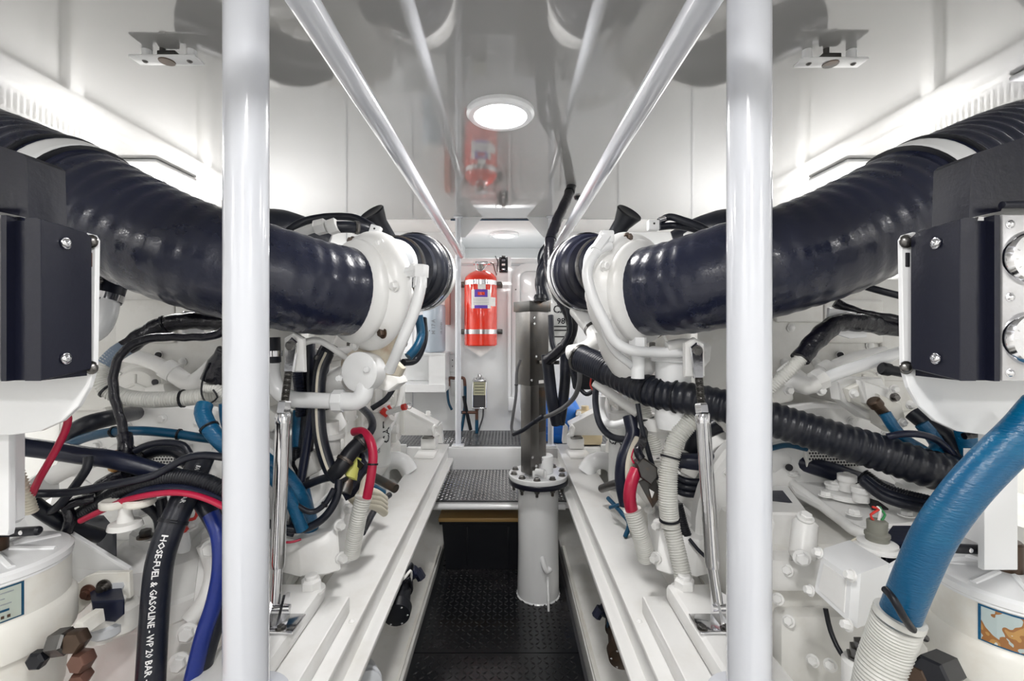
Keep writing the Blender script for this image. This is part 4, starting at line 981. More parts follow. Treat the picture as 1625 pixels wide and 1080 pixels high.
        M().lathe(P(292, 874, .82), (0, 0, 1), [(0, .010), (.01, .011), (.025, .009), (.034, .007)], 14).build('collar', WS, dk)
# ================================================================ control boxes in the foreground
for S, side in ((-1, 'left'), (1, 'right')):
    xi = lambda a: S*a-.0075
    o = thing('instrument_box', V((xi(.6), .53, 1.03)), 'black steel instrument box with bolted side plate at the %s edge of the view' % side, 'instrument box')
    zt, zb = 1.283, 1.112
    f0, f1 = .503, .562
    X = xi(.507)
    # side plate facing the walkway
    pl = [V((X, f0, 1.105)), V((X, f1, 1.113)), V((X, f1+.002, 1.118)), V((X, f1+.002, 1.276)), V((X, f1-.006, 1.281)), V((X, f0, 1.284))]
    M().slab(pl, (S*.004, 0, 0), .001).build('side_plate', BLK, o, smooth=False)
    for z in (1.128, 1.262): dome(o, V((X-S*.001, .530, z)), (-S, 0, 0), .0055, CHR)
    # back corner rails and recesses
    M().bb((X+S*.004, .508, 1.105), (X+S*.30, f1, 1.283)).build('case', BLK, o, smooth=False)
    M().bb((X+S*.004, .503, 1.105), (X+S*.018, .510, 1.285)).build('corner_fold', BLK, o, smooth=False)
    M().bb((X+S*.034, .499, 1.105), (X+S*.040, .510, 1.287)).build('corner_fold', BLK, o, smooth=False)
    # silver gauge plate
    gp = M().bb((X+S*.044, .500, 1.105), (X+S*.29, .504, 1.288), .0015).build('gauge_plate', SILV, o)
    for k, (gx, gz) in enumerate(((.0735, 1.240), (.0735, 1.152), (.150, 1.240), (.150, 1.152))):
        c = V((X+S*gx, .500, gz))
        M().lathe(c, (0, -1, 0), [(0, .030), (.002, .030), (.006, .028), (.008, .0265), (.008, .0235), (.004, .0225)], 44).build('gauge_bezel', CHR, o)
        M().lathe(c, (0, -1, 0), [(0, .0225), (.0035, .0225)], 40).build('gauge_face', mat('gauge_face_dark', (.03, .03, .035), .2) if k == 0 else MATS['gauge_face_dark'], o)
        M().box(c+V((.004, -.0045, .004)), (.0016, .001, .02), Matrix.Rotation(.7, 3, 'Y')).build('needle', INKW, o, smooth=False)
        for i in range(9):
            t = math.radians(-40+i*32); M().box(c+V((math.cos(t)*.0185, -.0042, math.sin(t)*.0185)), (.004, .0006, .001), Matrix.Rotation(-t, 3, 'Y')).build('gauge_tick', INKW, o, smooth=False)
    for z in (1.277, 1.197, 1.114):
        dome(o, V((X+S*.052, .500, z)), (0, -1, 0), .0042, CHR); dome(o, V((X+S*.272, .500, z)), (0, -1, 0), .0042, CHR)
    M().bb((X+S*.085, .4985, 1.108), (X+S*.16, .500, 1.118)).build('label', INK, o, smooth=False)
    # hood flap
    q = lambda px, py, d: P(px, py, d) if S > 0 else P(1590-px-7, py, d)
    M().slab([q(1541, 250, .512), q(1548, 243, .512), q(1640, 213, .512), q(1700, 205, .512), q(1700, 330, .512), q(1592, 327, .512), q(1588, 335, .512), q(1538, 346, .512)], (0, .045, 0)).build('hood', BLK, o, smooth=False)
    M().cyl(q(1590, 325, .498), q(1720, 322, .498), .004, seg=12).build('hood_roll', BLK, o)
    # white mounting plate behind with rounded lower corner
    b = thing('box_bracket', V((xi(.55), .575, 1.0)), 'white steel mounting plate with rounded lower corner behind the %s instrument box' % side, 'bracket')
    d = .570
    poly = [q(1436, 372, d), q(1449, 368, d), q(1480, 368, d), q(1700, 368, d), q(1700, 690, d), q(1565, 690, d), q(1520, 684, d), q(1485, 668, d), q(1460, 645, d), q(1443, 615, d), q(1434, 585, d), q(1431, 380, d)]
    M().slab(poly, (0, .006, 0), .001).build('plate', WS, b, smooth=False)
    for y in (383, 583): dome(b, q(1437, y, d-.001), (0, -1, 0), .007, STL)
    c = q(1440, 412, d)
    M().box(c, (.0055, .002, .018), None, .0009).build('slot', COPPER if S < 0 else INK, b)
    # upright bar in front
    d = .60
    ub = thing('upright_bar', q(1590, 900, d), 'white flat upright bar with rounded top under the %s instrument box' % side, 'bracket')
    if S > 0: pts = [(1562, 640), (1568, 626), (1580, 620), (1600, 620), (1610, 625), (1615, 638), (1615, 905), (1562, 905)]
    else: pts = [(14, 612), (10, 606), (5, 604), (-40, 604), (-40, 850), (12, 850), (14, 840)]
    M().slab([P(x, y, d) for x, y in pts], (0, .008, 0), .0015).build('bar', WS, ub, smooth=False)
    if S > 0:
        M().slab([P(1564, 720, .615), P(1575, 720, .615), P(1577, 868, .615), P(1566, 868, .615)], (0, .03, 0), .002).build('rib', WS, ub, smooth=False)
    else: M().slab([P(-6, 690, .612), P(2, 695, .612), P(2, 835, .612), P(-6, 842, .612)], (0, .03, 0), .002).build('rib', WS, ub, smooth=False)
# ================================================================ strainers
def strainer(c, R, S, label, hand, plate_px):
    o = thing('sea_strainer', V((c.x, c.y, c.z-.26)), label, 'strainer')
    z = c.z
    ax = (0, 0, 1)
    M().lathe((c.x, c.y, z), ax, [(-.013, R), (-.010, R), (-.008, R*1.02), (.0, R*1.02), (.004, R*.97), (.008, R*.55), (.012, R*.2), (.012, .01)], 56).build('lid', WS, o)
    for k in range(8):
        t = 2*PI*k/8+.3; u = V((math.cos(t), math.sin(t), 0)); p0 = V((c.x, c.y, z+.010))+u*.02; p1 = V((c.x, c.y, z+.003))+u*R*.86
        M().tube([p0, p1], .005, 8).build('lid_rib', WS, o)
    M().lathe((c.x, c.y, z), ax, [(-.20, R*.90), (-.15, R*.95), (-.115, R*.97), (-.115, R*1.06), (-.110, R*1.07), (-.072, R*1.07), (-.067, R*1.03), (-.063, R*.985), (-.012, R*.985)], 56).build('body', CREAM, o)
    M().lathe((c.x, c.y, z), ax, [(-.36, R*.62), (-.27, R*.80), (-.215, R*.84), (-.20, R*.90)], 48).build('bowl', REDP if S < 0 else CREAM, o)
    # T-handle
    M().lathe((c.x, c.y, z+.008), ax, [(0, .019), (.002, .0165), (.04, .0165), (.043, .014)], 28).build('hub', BRONZE, o)
    q = V((c.x, c.y, z+.036)); h = V(hand).normalized()
    M().cyl(q-h*.085, q+h*.078, .0062, seg=16, bev=.003).build('handle_bar', BLKM, o)
    for s in (-.06, .055):
        M().cyl(q+h*s+V((0, -.0058, .001)), q+h*s+V((0, -.0075, .001)), .003, seg=10).build('pin', CHR, o)
    return o, z
c = V((-.729, .645, .838)); o, z = strainer(c, .083, -1, 'white round sea strainer with rusty hub and black T-handle, worn green label, lower left', (1, -.12, .10), None)
n = V((-.02, -1, 0))
M_ = curved(V((c.x, c.y, 0)), (.12, -1, 0), .0818, -.10, .088, z-.060, z-.014, 'name_plate', TEAL, o, .0015)
M_ = curved(V((c.x, c.y, 0)), (.12, -1, 0), .0818, -.098, .085, z-.058, z-.016, 'name_plate', PALEG, o, .002)
for k in range(5): curved(V((c.x, c.y, 0)), (.12, -1, 0), .0818, -.05, [.078, .07, .076, .05, .045][k], z-.022-k*.0075, z-.0208-k*.0075, 'text_line', INKG, o, .0025)
curved(V((c.x, c.y, 0)), (.12, -1, 0), .0818, .056, .074, z-.046, z-.043, 'text_line', TEAL, o, .0025)
for k in range(5): curved(V((c.x, c.y, 0)), (.12, -1, 0), .0818, .05+k*.0055, .053+k*.0055, z-.055, z-.051, 'small_mark', BRONZE, o, .0025)
# flanged sea strainer fittings, bronze
b = thing('bronze_fitting', P(120, 1040, .62), 'cluster of dull bronze hex pipe fittings beside the left strainer base', 'fitting')
for (p0, p1, rr, m) in ((P(85, 1020, .62), P(112, 1016, .62), .017, STLD), (P(110, 1022, .61), P(130, 1010, .63), .015, BRONZE), (P(118, 1055, .61), P(142, 1040, .63), .014, COPPER), (P(120, 1085, .61), P(136, 1066, .63), .012, COPPER)):
    M().lathe(p0, p1-p0, [(0, rr*.85), (.003, rr), ((p1-p0).length-.003, rr), ((p1-p0).length, rr*.85)], 6).build('hex_nut', m, b)
b = thing('drain_plug', P(66, 1042, .62), 'black hex drain plug on the cream boss of the left strainer', 'plug')
M().lathe(P(66, 1042, .615), (.1, -1, .1), [(0, .012), (.010, .012), (.013, .009)], 6).build('hex', BLKM, b)
M().slab([P(15, 1058, .64), P(65, 1022, .64), P(118, 1000, .66), P(122, 985, .66), P(135, 985, .66), P(138, 1005, .66), P(100, 1035, .64), P(40, 1066, .64)], (0, .03, 0), .003).build('boss', CREAM, b)
# left slotted bracket and gusset
b = thing('strainer_bracket', P(120, 900, .75), 'white triangular gusset plate with slotted ear holding the left strainer', 'bracket')
M().slab([P(22, 792, .74), P(204, 902, .76), P(205, 908, .76), P(112, 925, .76), P(80, 900, .76), P(22, 866, .74)], (0, .007, 0), .001).build('gusset', WS, b, smooth=False)
M().slab([P(118, 930, .735), P(135, 915, .735), P(150, 909, .735), P(204, 908, .735), P(206, 949, .735), P(165, 951, .735), P(140, 958, .735), P(122, 975, .735)], (0, .008, 0), .0015).build('ear', CREAM, b, smooth=False)
M().slab([P(174, 926, .733), P(194, 924, .733), P(196, 930, .733), P(194, 935, .733), P(176, 936, .733)], (0, .004, 0)).build('slot', GREYW, b, smooth=False)
for (px, py, m) in ((141, 939, COPPER), (166, 931, STL)):
    q = P(px, py, .733); M().lathe(q, (0, -1, 0), [(0, .0125), (.002, .0125), (.002, .009), (.006, .009), (.006, .006), (.010, .006)], 20).build('bolt', m, b)
# right strainer
c = V((.680, .62, .825)); o, z = strainer(c, .083, 1, 'white round sea strainer with brown hub and black T-handle, rust-marked blue label, lower right', (1, .06, -.075), None)
curved(V((c.x, c.y, 0)), (-.55, -1, 0), .0818, -.052, .09, z-.060, z-.014, 'name_plate', BLUE, o, .0015)
curved(V((c.x, c.y, 0)), (-.55, -1, 0), .0818, -.049, .087, z-.058, z-.016, 'name_plate', WORN, o, .002)
b = thing('strainer_bracket', P(1400, 950, .7), 'white angled steel plate behind the blue hose holding the right strainer', 'bracket')
M().slab([P(1380, 925, .66), P(1384, 917, .66), P(1565, 812, .66), P(1565, 925, .66), P(1470, 965, .66), P(1440, 950, .66)], (0, .007, 0), .001).build('gusset', WS, b, smooth=False)
M().slab([P(1380, 921, .652), P(1386, 920, .652), P(1388, 985, .652), P(1380, 990, .652)], (0, .03, 0)).slab([P(1380, 944, .650), P(1405, 942, .650), P(1400, 985, .650), P(1384, 992, .650)], (0, .008, 0), .001).build('ear', CREAM, b, smooth=False)
b = thing('bronze_fitting', P(1480, 1060, .55), 'black and brown hex pipe nuts beside the right strainer base', 'fitting')
for (p0, p1, rr, m) in ((P(1448, 1075, .54), P(1474, 1066, .56), .016, BRONZE), (P(1474, 1070, .53), P(1502, 1058, .56), .019, BLKM)):
    M().lathe(p0, p1-p0, [(0, rr*.85), (.003, rr), ((p1-p0).length-.003, rr), ((p1-p0).length, rr*.85)], 6).build('hex_nut', m, b)
# left white wing pipe between strainer and housing
# pumps under the rails
for (cx, cy, d, lb, m) in ((632, 950, 1.30, 'black bilge pump with bundled wires low beside the left edge of the walkway floor', BLKM), (985, 1015, 1.25, 'dark bilge pump with round motor cap low beside the right edge of the walkway floor', BLKM)):
    q = P(cx, cy, d); s = -1 if cx < 800 else 1
    o = thing('bilge_pump', q, lb, 'pump')
    a = V((.15*s, 1, .25)).normalized()
    M().lathe(q-a*.06, a, [(0, .020), (.004, .036), (.03, .040), (.034, .034), (.09, .034), (.095, .040), (.12, .038), (.125, .02)], 28).build('motor', BLKM if s < 0 else BRONZE, o)
    M().cyl(q+a*.07, q+a*.07+V((-.05*s, 0, .03)), .018, seg=16, bev=.003).cyl(q+a*.07+V((-.05*s, 0, .03)), q+a*.07+V((-.065*s, .0, .005)), .014, seg=6).build('outlet', NAVY, o)
    for k in range(6):
        t = 2*PI*k/6; x, y, aa = basis(a); dome(o, q-a*.058+(x*math.cos(t)+y*math.sin(t))*.030, -a, .0028, CHR)
    for k in range(3): M().tube([q+V((0, 0, .03)), q+V((-.03*s, .02*k, .06+.01*k)), q+V((-.02*s, .05, .02*k)), q+V((.03*s, .08, .05))], .004, 8).build('lead', [WRAP, LABW, BLKM][k] if s < 0 else [TEAL, BLKM, TEAL][k], o)
o = thing('bilge_pump', P(590, 1050, 1.12), 'white round pump housing with dark seal under the left bed rail', 'pump')
q = P(590, 1060, 1.10); M().lathe(q-V((0, .05, 0)), (.5, -1, .3), [(-.06, .036), (0, .038), (.004, .034), (.02, .034), (.022, .030)], 28).build('housing', GREYW, o)
M().bb(q+V((-.02, -.06, -.08)), q+V((.06, .0, -.03)), .006).build('base', WS, o)
# ================================================================ hoses and cables, left side
def PP(*a): return [P(*q) for q in a]
def ties(path, ts, r, par=None, wd=.004, m=None):
    for t in ts: band(path, t, r, wd, m or BLKM, par, 'cable_tie', screw=True)
def H_(name, m, r, pts, label, cat='hose', corrug=None, tie=(), clamps=(), rf=None, seg=14, radii=None, group=None, step=None):
    o = hose(name, m, r, pts, label, cat, corrug, None, group, seg, rf, step, radii)
    for t in tie: band(pts, t, r+(corrug[0] if corrug else 0)+.0004, .004, BLKM, o, 'cable_tie')
    for t in clamps: band(pts, t, r+.0008, .010, STL, o, 'hose_clamp')
    return o
TAPE = lambda s, a, r: r*(1+.07*math.sin(s*190+a)+.05*math.sin(a*4+s*60))
# a elbow pipe with coupling behind the panel
o = thing('elbow_coupling', P(165, 480, .92), 'white elbow pipe with short black rubber coupling and steel clamp behind the left instrument box', 'pipe')
M().cyl(P(183, 436, .94), P(168, 478, .92), .026, seg=24).build('coupling', RUB, o)
M().cyl(P(172, 466, .924), P(168.5, 476, .921), .0275, seg=28).build('hose_clamp', CHR, o)
M().tube(PP((168, 478, .92), (163, 500, .91), (152, 520, .90), (130, 532, .90)), .0235, 18).build('elbow', WS, o)
o = H_('hose', RUB, .006, PP((158, 425, .9), (154, 445, .9), (156, 470, .9), (152, 500, .9)), 'thin dark hose standing beside the left instrument box', clamps=(.4,))
# b loom: tape, grey, corrugated
lo = PP((362, 512, .93), (330, 510, .93), (300, 509, .92), (262, 515, .91), (228, 532, .90), (200, 552, .885))
o = H_('taped_loom', WRAP, .017, lo, 'thick black taped loom passing through a white bracket beneath the left air hose', 'cable', rf=TAPE, tie=(.62,))
M().bb(P(287, 535, .92), P(294, 493, .92)+V((0, .06, 0)), .004).build('loom_bracket', WS, o)
lw = PP((201, 551, .885), (186, 560, .875), (168, 578, .865), (162, 598, .86), (172, 618, .86), (200, 630, .865), (240, 634, .87), (290, 632, .88), (345, 626, .89), (360, 630, .9))
M().tube(lw[:3], .0155, 16).build('grey_sleeve', mat('slate_grey_sleeve', (.16, .21, .28), .4), o)
H_('corrugated_conduit', CORW, .0145, lw[1:], 'off white corrugated conduit looping in front of the oval hatch on the left engine', 'conduit', (.0012, .0045), tie=(.30, .72))
# c taped cable
tc = PP((362, 518, .86), (340, 532, .855), (300, 535, .85), (255, 535, .84), (220, 542, .83), (192, 562, .82), (180, 595, .815), (182, 630, .81), (192, 665, .81), (198, 700, .81))
H_('taped_cable', WRAP, .0075, tc, 'black taped cable arching down in front of the corrugated conduit on the left', 'cable', rf=TAPE, seg=12, step=.006)
H_('taped_cable', WRAP, .011, PP((197, 690, .81), (200, 712, .80), (192, 745, .80), (200, 765, .80)), 'lumpy black taped cable joint on the left engine', 'cable', rf=TAPE)
o = thing('cable_connector', P(190, 735, .79), 'mottled brown connector body hanging on the black taped cable', 'connector')
M().lathe(P(193, 718, .79), P(182, 745, .79)-P(193, 718, .79), [(0, .012), (.004, .014), (.02, .015), (.026, .012), (.032, .010)], 10).build('body', WORN, o)
H_('taped_cable', WRAP, .008, PP((205, 712, .81), (222, 725, .82), (222, 745, .82), (208, 765, .80)), 'short taped black loop right of the brown connector', 'cable', rf=TAPE)
# wiring sleeve at the right top
H_('taped_sleeve', WRAP, .021, PP((362, 560, .86), (348, 580, .86), (338, 605, .86)), 'crumpled black taped sleeve beside the left foreground post', 'cable', rf=TAPE)
H_('corrugated_conduit', CORW, .009, PP((362, 632, .85), (345, 618, .85), (325, 615, .85)), 'short off white conduit end under the black taped sleeve', 'conduit', (.0008, .004))
H_('cable', BLKM, .0016, PP((332, 575, .84), (322, 600, .84), (320, 625, .84), (330, 640, .84), (345, 630, .84), (338, 618, .84)), 'thin black wire loop below the taped sleeve on the left', 'cable')
# d black hose, e teal, f blue
H_('rubber_hose', RUB, .0165, PP((112, 700, .88), (118, 685, .88), (140, 672, .88), (175, 663, .92), (215, 655, 1.03)), 'fat short black hose curving up beneath the left mounting plate')
H_('blue_hose', TEAL, .0085, PP((100, 712, .86), (125, 698, .86), (165, 687, .85), (215, 683, .85), (270, 687, .86), (325, 695, .87), (375, 700, .88)), 'teal blue hose arching across the flywheel housing on the left', tie=(.35, .72))
H_('blue_hose', BLUE, .0135, PP((325, 642, .80), (322, 655, .79), (332, 678, .78), (350, 700, .775), (385, 730, .77)), 'bright blue hose diving behind the left foreground post', tie=(.5,))
H_('blue_hose', BLUE, .010, PP((357, 640, .82), (358, 660, .82), (365, 690, .82)), 'short piece of blue hose touching the left foreground post')
# g thick black
H_('rubber_hose', NAVY, .0150, PP((-10, 700, .72), (28, 707, .74), (80, 714, .76), (130, 722, .77), (185, 730, .78), (250, 748, .80), (310, 765, .82)), 'thick navy black hose crossing behind the red hose on the left')
H_('rubber_hose', RUB, .006, PP((215, 715, .80), (235, 706, .80), (262, 702, .80), (290, 706, .80), (302, 722, .80)), 'slim black hose arching over the left gearbox cover')
H_('rubber_hose', RUB, .012, PP((210, 735, .84), (245, 715, .84), (280, 715, .84), (300, 735, .84)), 'dull black hose bend in the middle of the left hose bundle')
H_('striped_hose', RUB, .0062, PP((50, 783, .70), (110, 781, .71), (170, 770, .72), (235, 757, .73), (262, 745, .735), (295, 727, .74), (325, 722, .745), (375, 728, .75)), 'slim black hose running level across the bundle toward the left foreground post')
H_('corrugated_conduit', BLKM, .0125, PP((125, 820, .76), (165, 795, .755), (200, 776, .75), (250, 760, .745), (290, 757, .74), (330, 766, .735), (380, 792, .73)), 'black corrugated conduit arching over the left gearbox', 'conduit', (.0011, .0045))
H_('rubber_hose', NAVY, .008, PP((188, 800, .74), (230, 780, .735), (280, 775, .73), (330, 785, .725), (385, 812, .72)), 'smooth navy hose just under the black corrugated conduit')
H_('red_hose', RED, .0048, PP((128, 826, .735), (165, 808, .73), (200, 793, .725), (250, 783, .72), (290, 782, .715), (330, 792, .71), (375, 814, .70)), 'thin crimson hose curving under the black conduits on the left')
H_('red_hose', RED, .0048, PP((104, 652, .66), (108, 664, .66), (103, 685, .66), (84, 722, .66), (62, 760, .66), (50, 786, .67)), 'crimson hose hanging straight below the left mounting plate')
H_('red_hose', RED, .0040, PP((34, 664, .68), (33, 676, .68), (26, 692, .68), (18, 705, .69)), 'short crimson hose beside the left upright bar')
H_('corrugated_conduit', LOOM, .0075, PP((18, 712, .66), (24, 740, .66), (38, 775, .66), (50, 812, .67)), 'cream ribbed loom tube next to the left upright bar', 'conduit', (.0012, .0045))
H_('corrugated_conduit', BLKM, .005, PP((24, 700, .67), (26, 735, .67), (34, 770, .67), (46, 800, .68)), 'black ribbed loom tube next to the left upright bar', 'conduit', (.0008, .004))
H_('rubber_hose', RUB, .012, PP((40, 790, .72), (75, 815, .74), (110, 835, .76), (160, 850, .80)), 'black hose running down behind the left gusset plate')
H_('rubber_hose', RUB, .0065, PP((140, 725, .74), (138, 742, .735), (118, 772, .73), (95, 800, .73), (75, 815, .74)), 'black lever-like hose slanting through the left bundle')
H_('taped_cable', WRAP, .008, PP((105, 845, .74), (112, 822, .74), (106, 805, .74), (125, 795, .74), (150, 790, .75)), 'knotted black taped cable above the dark grey control module', 'cable', rf=TAPE)
H_('taped_cable', WRAP, .010, PP((130, 800, .77), (160, 770, .78), (185, 755, .79), (200, 750, .79)), 'black taped cable stub under the brown connector', 'cable', rf=TAPE)
H_('white_pipe', W, .017, PP((60, 770, .88), (90, 752, .88), (125, 735, .88), (170, 722, .90)), 'stubby white pipe behind the red hose on the left', 'pipe')
o = thing('pipe_union', P(60, 785, .86), 'white cast union fitting low behind the red hose', 'fitting')
M().lathe(P(35, 790, .86), P(80, 765, .86)-P(35, 790, .86), [(0, .022), (.005, .028), (.02, .028), (.022, .022), (.035, .022), (.035, .026), (.05, .026)], 8).build('nut', W, o)
H_('white_pipe', WB, .016, PP((100, 815, .86), (135, 806, .86), (160, 798, .86), (150, 785, .87), (120, 790, .88)), 'white looped pipe stub in the middle of the left bundle', 'pipe')
H_('rubber_hose', RUB, .008, PP((195, 775, .78), (228, 800, .79), (250, 820, .80), (255, 850, .80)), 'short black hose beside the white filler knob')
# o fuel hose with lettering
fh = PP((322, 722, .80), (312, 745, .79), (292, 790, .76), (268, 845, .735), (254, 890, .725), (248, 940, .72), (243, 1010, .715), (238, 1100, .70))
fo = H_('fuel_hose', RUB, .0198, fh, 'thick black fuel hose with white lettering descending the left gearbox', clamps=(), seg=28)
band(fh, .34, .0203, .006, BLKM, fo, 'cable_tie')
path = crom(fh, .004); fr = frames(path)
acc = [0]
for i in range(1, len(path)): acc.append(acc[-1]+(path[i]-path[i-1]).length)
def hosemap(s0, off, r, side):
    def f(u, v):
        s = s0+u; i = min(range(len(acc)), key=lambda k: abs(acc[k]-s)); p, x, y, t = fr[i]; p = p+t*(s-acc[i])
        n = V((0, 0, H))-p; n = (n-t*n.dot(t)).normalized(); q = t.cross(n)*side
        th = (off+v)/r; return p+(n*math.cos(th)+q*math.sin(th))*(r+.0006)
    return f
text_mesh('HOSE-FUEL & GASOLINE - WP 20 BAR - BP 60 BAR/WP 300 PSI', .0122, hosemap(.128, -.004, .0198, -1), 'lettering', INKW, fo, align='LEFT', res=1)
text_mesh('BAR WP 20 BAR', .009, hosemap(.02, .000, .0198, -1), 'lettering', INKW, fo, align='LEFT', res=1)
H_('rubber_hose', RUB, .0155, PP((300, 770, .80), (325, 800, .78), (352, 850, .76), (358, 905, .75), (350, 960, .745), (330, 1020, .74), (310, 1100, .735)), 'thick black hose bowing outward beside the royal blue sleeve', seg=22)
H_('sleeved_hose', RBLUE, .0125, PP((335, 815, .755), (348, 850, .745), (350, 900, .735), (340, 955, .73), (322, 1010, .725), (300, 1100, .72)), 'royal blue sleeved hose curving down beside the fuel hose', seg=20)
H_('rubber_hose', RUB, .009, PP((255, 790, .80), (262, 830, .80), (266, 870, .80)), 'short dark hose left of the fuel hose')
# ---------------------------------------------------------------- behind and right of the left post
H_('corrugated_conduit', NAVY, .013, PP((466, 540, 1.12), (470, 580, 1.12), (476, 620, 1.12), (478, 660, 1.12)), 'dark blue ribbed conduit hanging beside the left stay rod', 'conduit', (.0010, .0045))
H_('rubber_hose', RUB, .018, PP((488, 540, 1.16), (490, 600, 1.15), (488, 680, 1.13), (478, 760, 1.10), (460, 830, 1.08)), 'black hose hanging straight behind the white stub pipe on the left')
H_('blue_hose', BLUE, .016, PP((476, 650, 1.14), (474, 700, 1.13), (478, 760, 1.12), (492, 830, 1.11), (498, 870, 1.10)), 'blue hose hanging behind the left stay rod')
H_('rubber_hose', NAVY, .010, PP((498, 640, 1.08), (488, 700, 1.07), (476, 770, 1.05), (465, 830, 1.03), (458, 850, 1.02)), 'navy hose slanting down in front of the blue hose')
wsp = PP((520, 560, 1.10), (508, 590, 1.09), (505, 640, 1.07), (508, 690, 1.05), (520, 735, 1.04), (533, 756, 1.035), (548, 750, 1.04))
ws = H_('striped_hose', RUB, .0155, wsp, 'thick black hose with a cream stripe looping beneath the round cap', seg=24)
path = crom(wsp, .008); fr = frames(path); b = M(); L = []; R_ = []
for p, x, y, t in fr:
    n = V((0, 0, H))-p; n = (n-t*n.dot(t)).normalized(); q = t.cross(n)
    for lst, a in ((L, .1), (R_, .45)): lst.append(p+(n*math.cos(a)+q*math.sin(a))*.0161)
b.add(L+R_, [[i, i+1, len(L)+i+1, len(L)+i] for i in range(len(L)-1)]); b.build('stripe', LOOM, ws)
H_('rubber_hose', RUB, .019, PP((525, 545, 1.14), (512, 570, 1.13), (508, 605, 1.12), (510, 650, 1.12)), 'dull black thick hose with clamp behind the striped hose', clamps=(.3,))
H_('blue_hose', BLUE, .020, PP((400, 715, 1.0), (430, 740, 1.0), (455, 760, 1.0), (480, 800, 1.02), (500, 860, 1.1)), 'fat blue hose sloping down right of the left foreground post')
H_('blue_hose', BLUE, .013, PP((420, 745, .96), (440, 765, .96), (460, 790, .97), (480, 840, .98)), 'slimmer blue hose under the fat blue hose on the left')
H_('corrugated_conduit', BLKM, .008, PP((470, 710, 1.1), (468, 750, 1.1), (462, 800, 1.08)), 'thin black ribbed conduit between blue hoses on the left', 'conduit', (.0008, .004))
# fittings group
o = thing('hose_fitting', P(560, 720, 1.05), 'black elbow hose fitting with two clamps beside the yellow labelled sensor', 'fitting')
fp = PP((530, 752, 1.03), (540, 742, 1.03), (556, 718, 1.05), (572, 702, 1.07), (584, 692, 1.08))
M().tube(fp, .018, 20).build('elbow', BLKM, o)
for t in (.45, .85): band(fp, t, .0188, .007, STLD, o, 'hose_clamp')
H_('rubber_hose', RUB, .010, PP((575, 700, 1.12), (590, 680, 1.14), (588, 662, 1.18), (572, 645, 1.26), (560, 640, 1.34)), 'short black hose above the black elbow fitting')
o = thing('fuel_sensor', P(560, 750, 1.06), 'black sensor body with yellow green label band beside the striped hose', 'sensor')
M().cyl(P(545, 782, 1.04), P(570, 712, 1.10), .017, seg=20).build('body', STLD, o)
M().cyl(P(553, 760, 1.05), P(564, 729, 1.08), .0195, seg=20).build('label_band', YEL, o)
M().slab([P(560, 700, 1.10), P(586, 738, 1.06), P(548, 795, 1.04), P(538, 776, 1.04)], (.01, .03, 0), .002).build('holder', BLK, o)
M().slab([P(562, 722, 1.075), P(578, 736, 1.055), P(572, 744, 1.055), P(560, 730, 1.07)], (0, -.004, 0)).build('plate', STLD, o, smooth=False)
H_('red_hose', RED, .0105, PP((562, 685, 1.10), (576, 685, 1.08), (588, 700, 1.06), (592, 725, 1.05), (588, 760, 1.04), (582, 790, 1.04)), 'thick red hose curving over beside the cream oil filter on the left', tie=(.62,))
H_('cream_hose', LOOM, .0085, PP((566, 700, 1.14), (578, 715, 1.12), (580, 745, 1.08), (576, 775, 1.06), (570, 792, 1.05)), 'cream hose running beside the thick red hose on the left')
H_('corrugated_conduit', CORW, .0175, PP((577, 788, 1.04), (570, 815, 1.04), (563, 850, 1.05), (558, 880, 1.06)), 'off white corrugated conduit swallowing the red and cream hoses on the left', 'conduit', (.0016, .0055), seg=20)
H_('rubber_hose', RUB, .0085, PP((538, 760, 1.02), (534, 790, 1.01), (515, 820, 1.0), (485, 838, .99), (450, 838, .98), (425, 830, .96)), 'black hose sweeping over the left mounting bracket')
H_('rubber_hose', RUB, .006, PP((530, 775, 1.0), (515, 800, .99), (492, 812, .98), (462, 795, .97), (440, 780, .96)), 'thin black hose sagging between the blue hoses', tie=(.3,))
H_('rubber_hose', RUB, .009, PP((480, 772, 1.04), (510, 760, 1.04), (532, 755, 1.04)), 'short black hose joining the striped hose loop')
H_('red_hose', RED, .0025, PP((430, 858, .97), (460, 860, .98), (478, 855, .99)), 'thin red wire under the black hose at the left bracket', 'wire')
H_('rubber_hose', RUB, .0075, PP((632, 565, 1.3), (630, 600, 1.28), (615, 630, 1.26), (590, 648, 1.25)), 'black hose bending round right of the round cap')
H_('blue_hose', TEAL, .014, PP((664, 500, 1.45), (668, 530, 1.45), (660, 552, 1.42), (648, 566, 1.4)), 'slate blue ducting loop below the left air intake boot', 'hose')
H_('rubber_hose', RUB, .012, PP((672, 505, 1.55), (673, 540, 1.52), (660, 570, 1.5), (640, 575, 1.45)), 'black hose loop beneath the left air intake boot')
for k, z in enumerate((0, 7, 14, 21)):
    H_('coiled_hose', LOOM, .011, PP((555, 780+z, 1.22), (575, 778+z, 1.18), (596, 782+z, 1.2), (610, 792+z, 1.26)), ['top','second','third','lowest'][k]+' coil of cream hose beside the left bed rail', group='coils of cream hose', clamps=())
H_('blue_hose', TEAL, .010, PP((560, 765, 1.24), (585, 770, 1.22), (608, 782, 1.26)), 'teal hose lying over the cream coils at the left rail')
H_('rubber_hose', STLD, .014, PP((590, 755, 1.5), (610, 765, 1.45), (628, 775, 1.42)), 'grey pipe stub with steel end left of the bed rail', 'pipe')
H_('rubber_hose', RUB, .009, PP((575, 845, 1.2), (600, 800, 1.35), (618, 785, 1.45)), 'dark rod-like hose along the outer edge of the left bed rail')
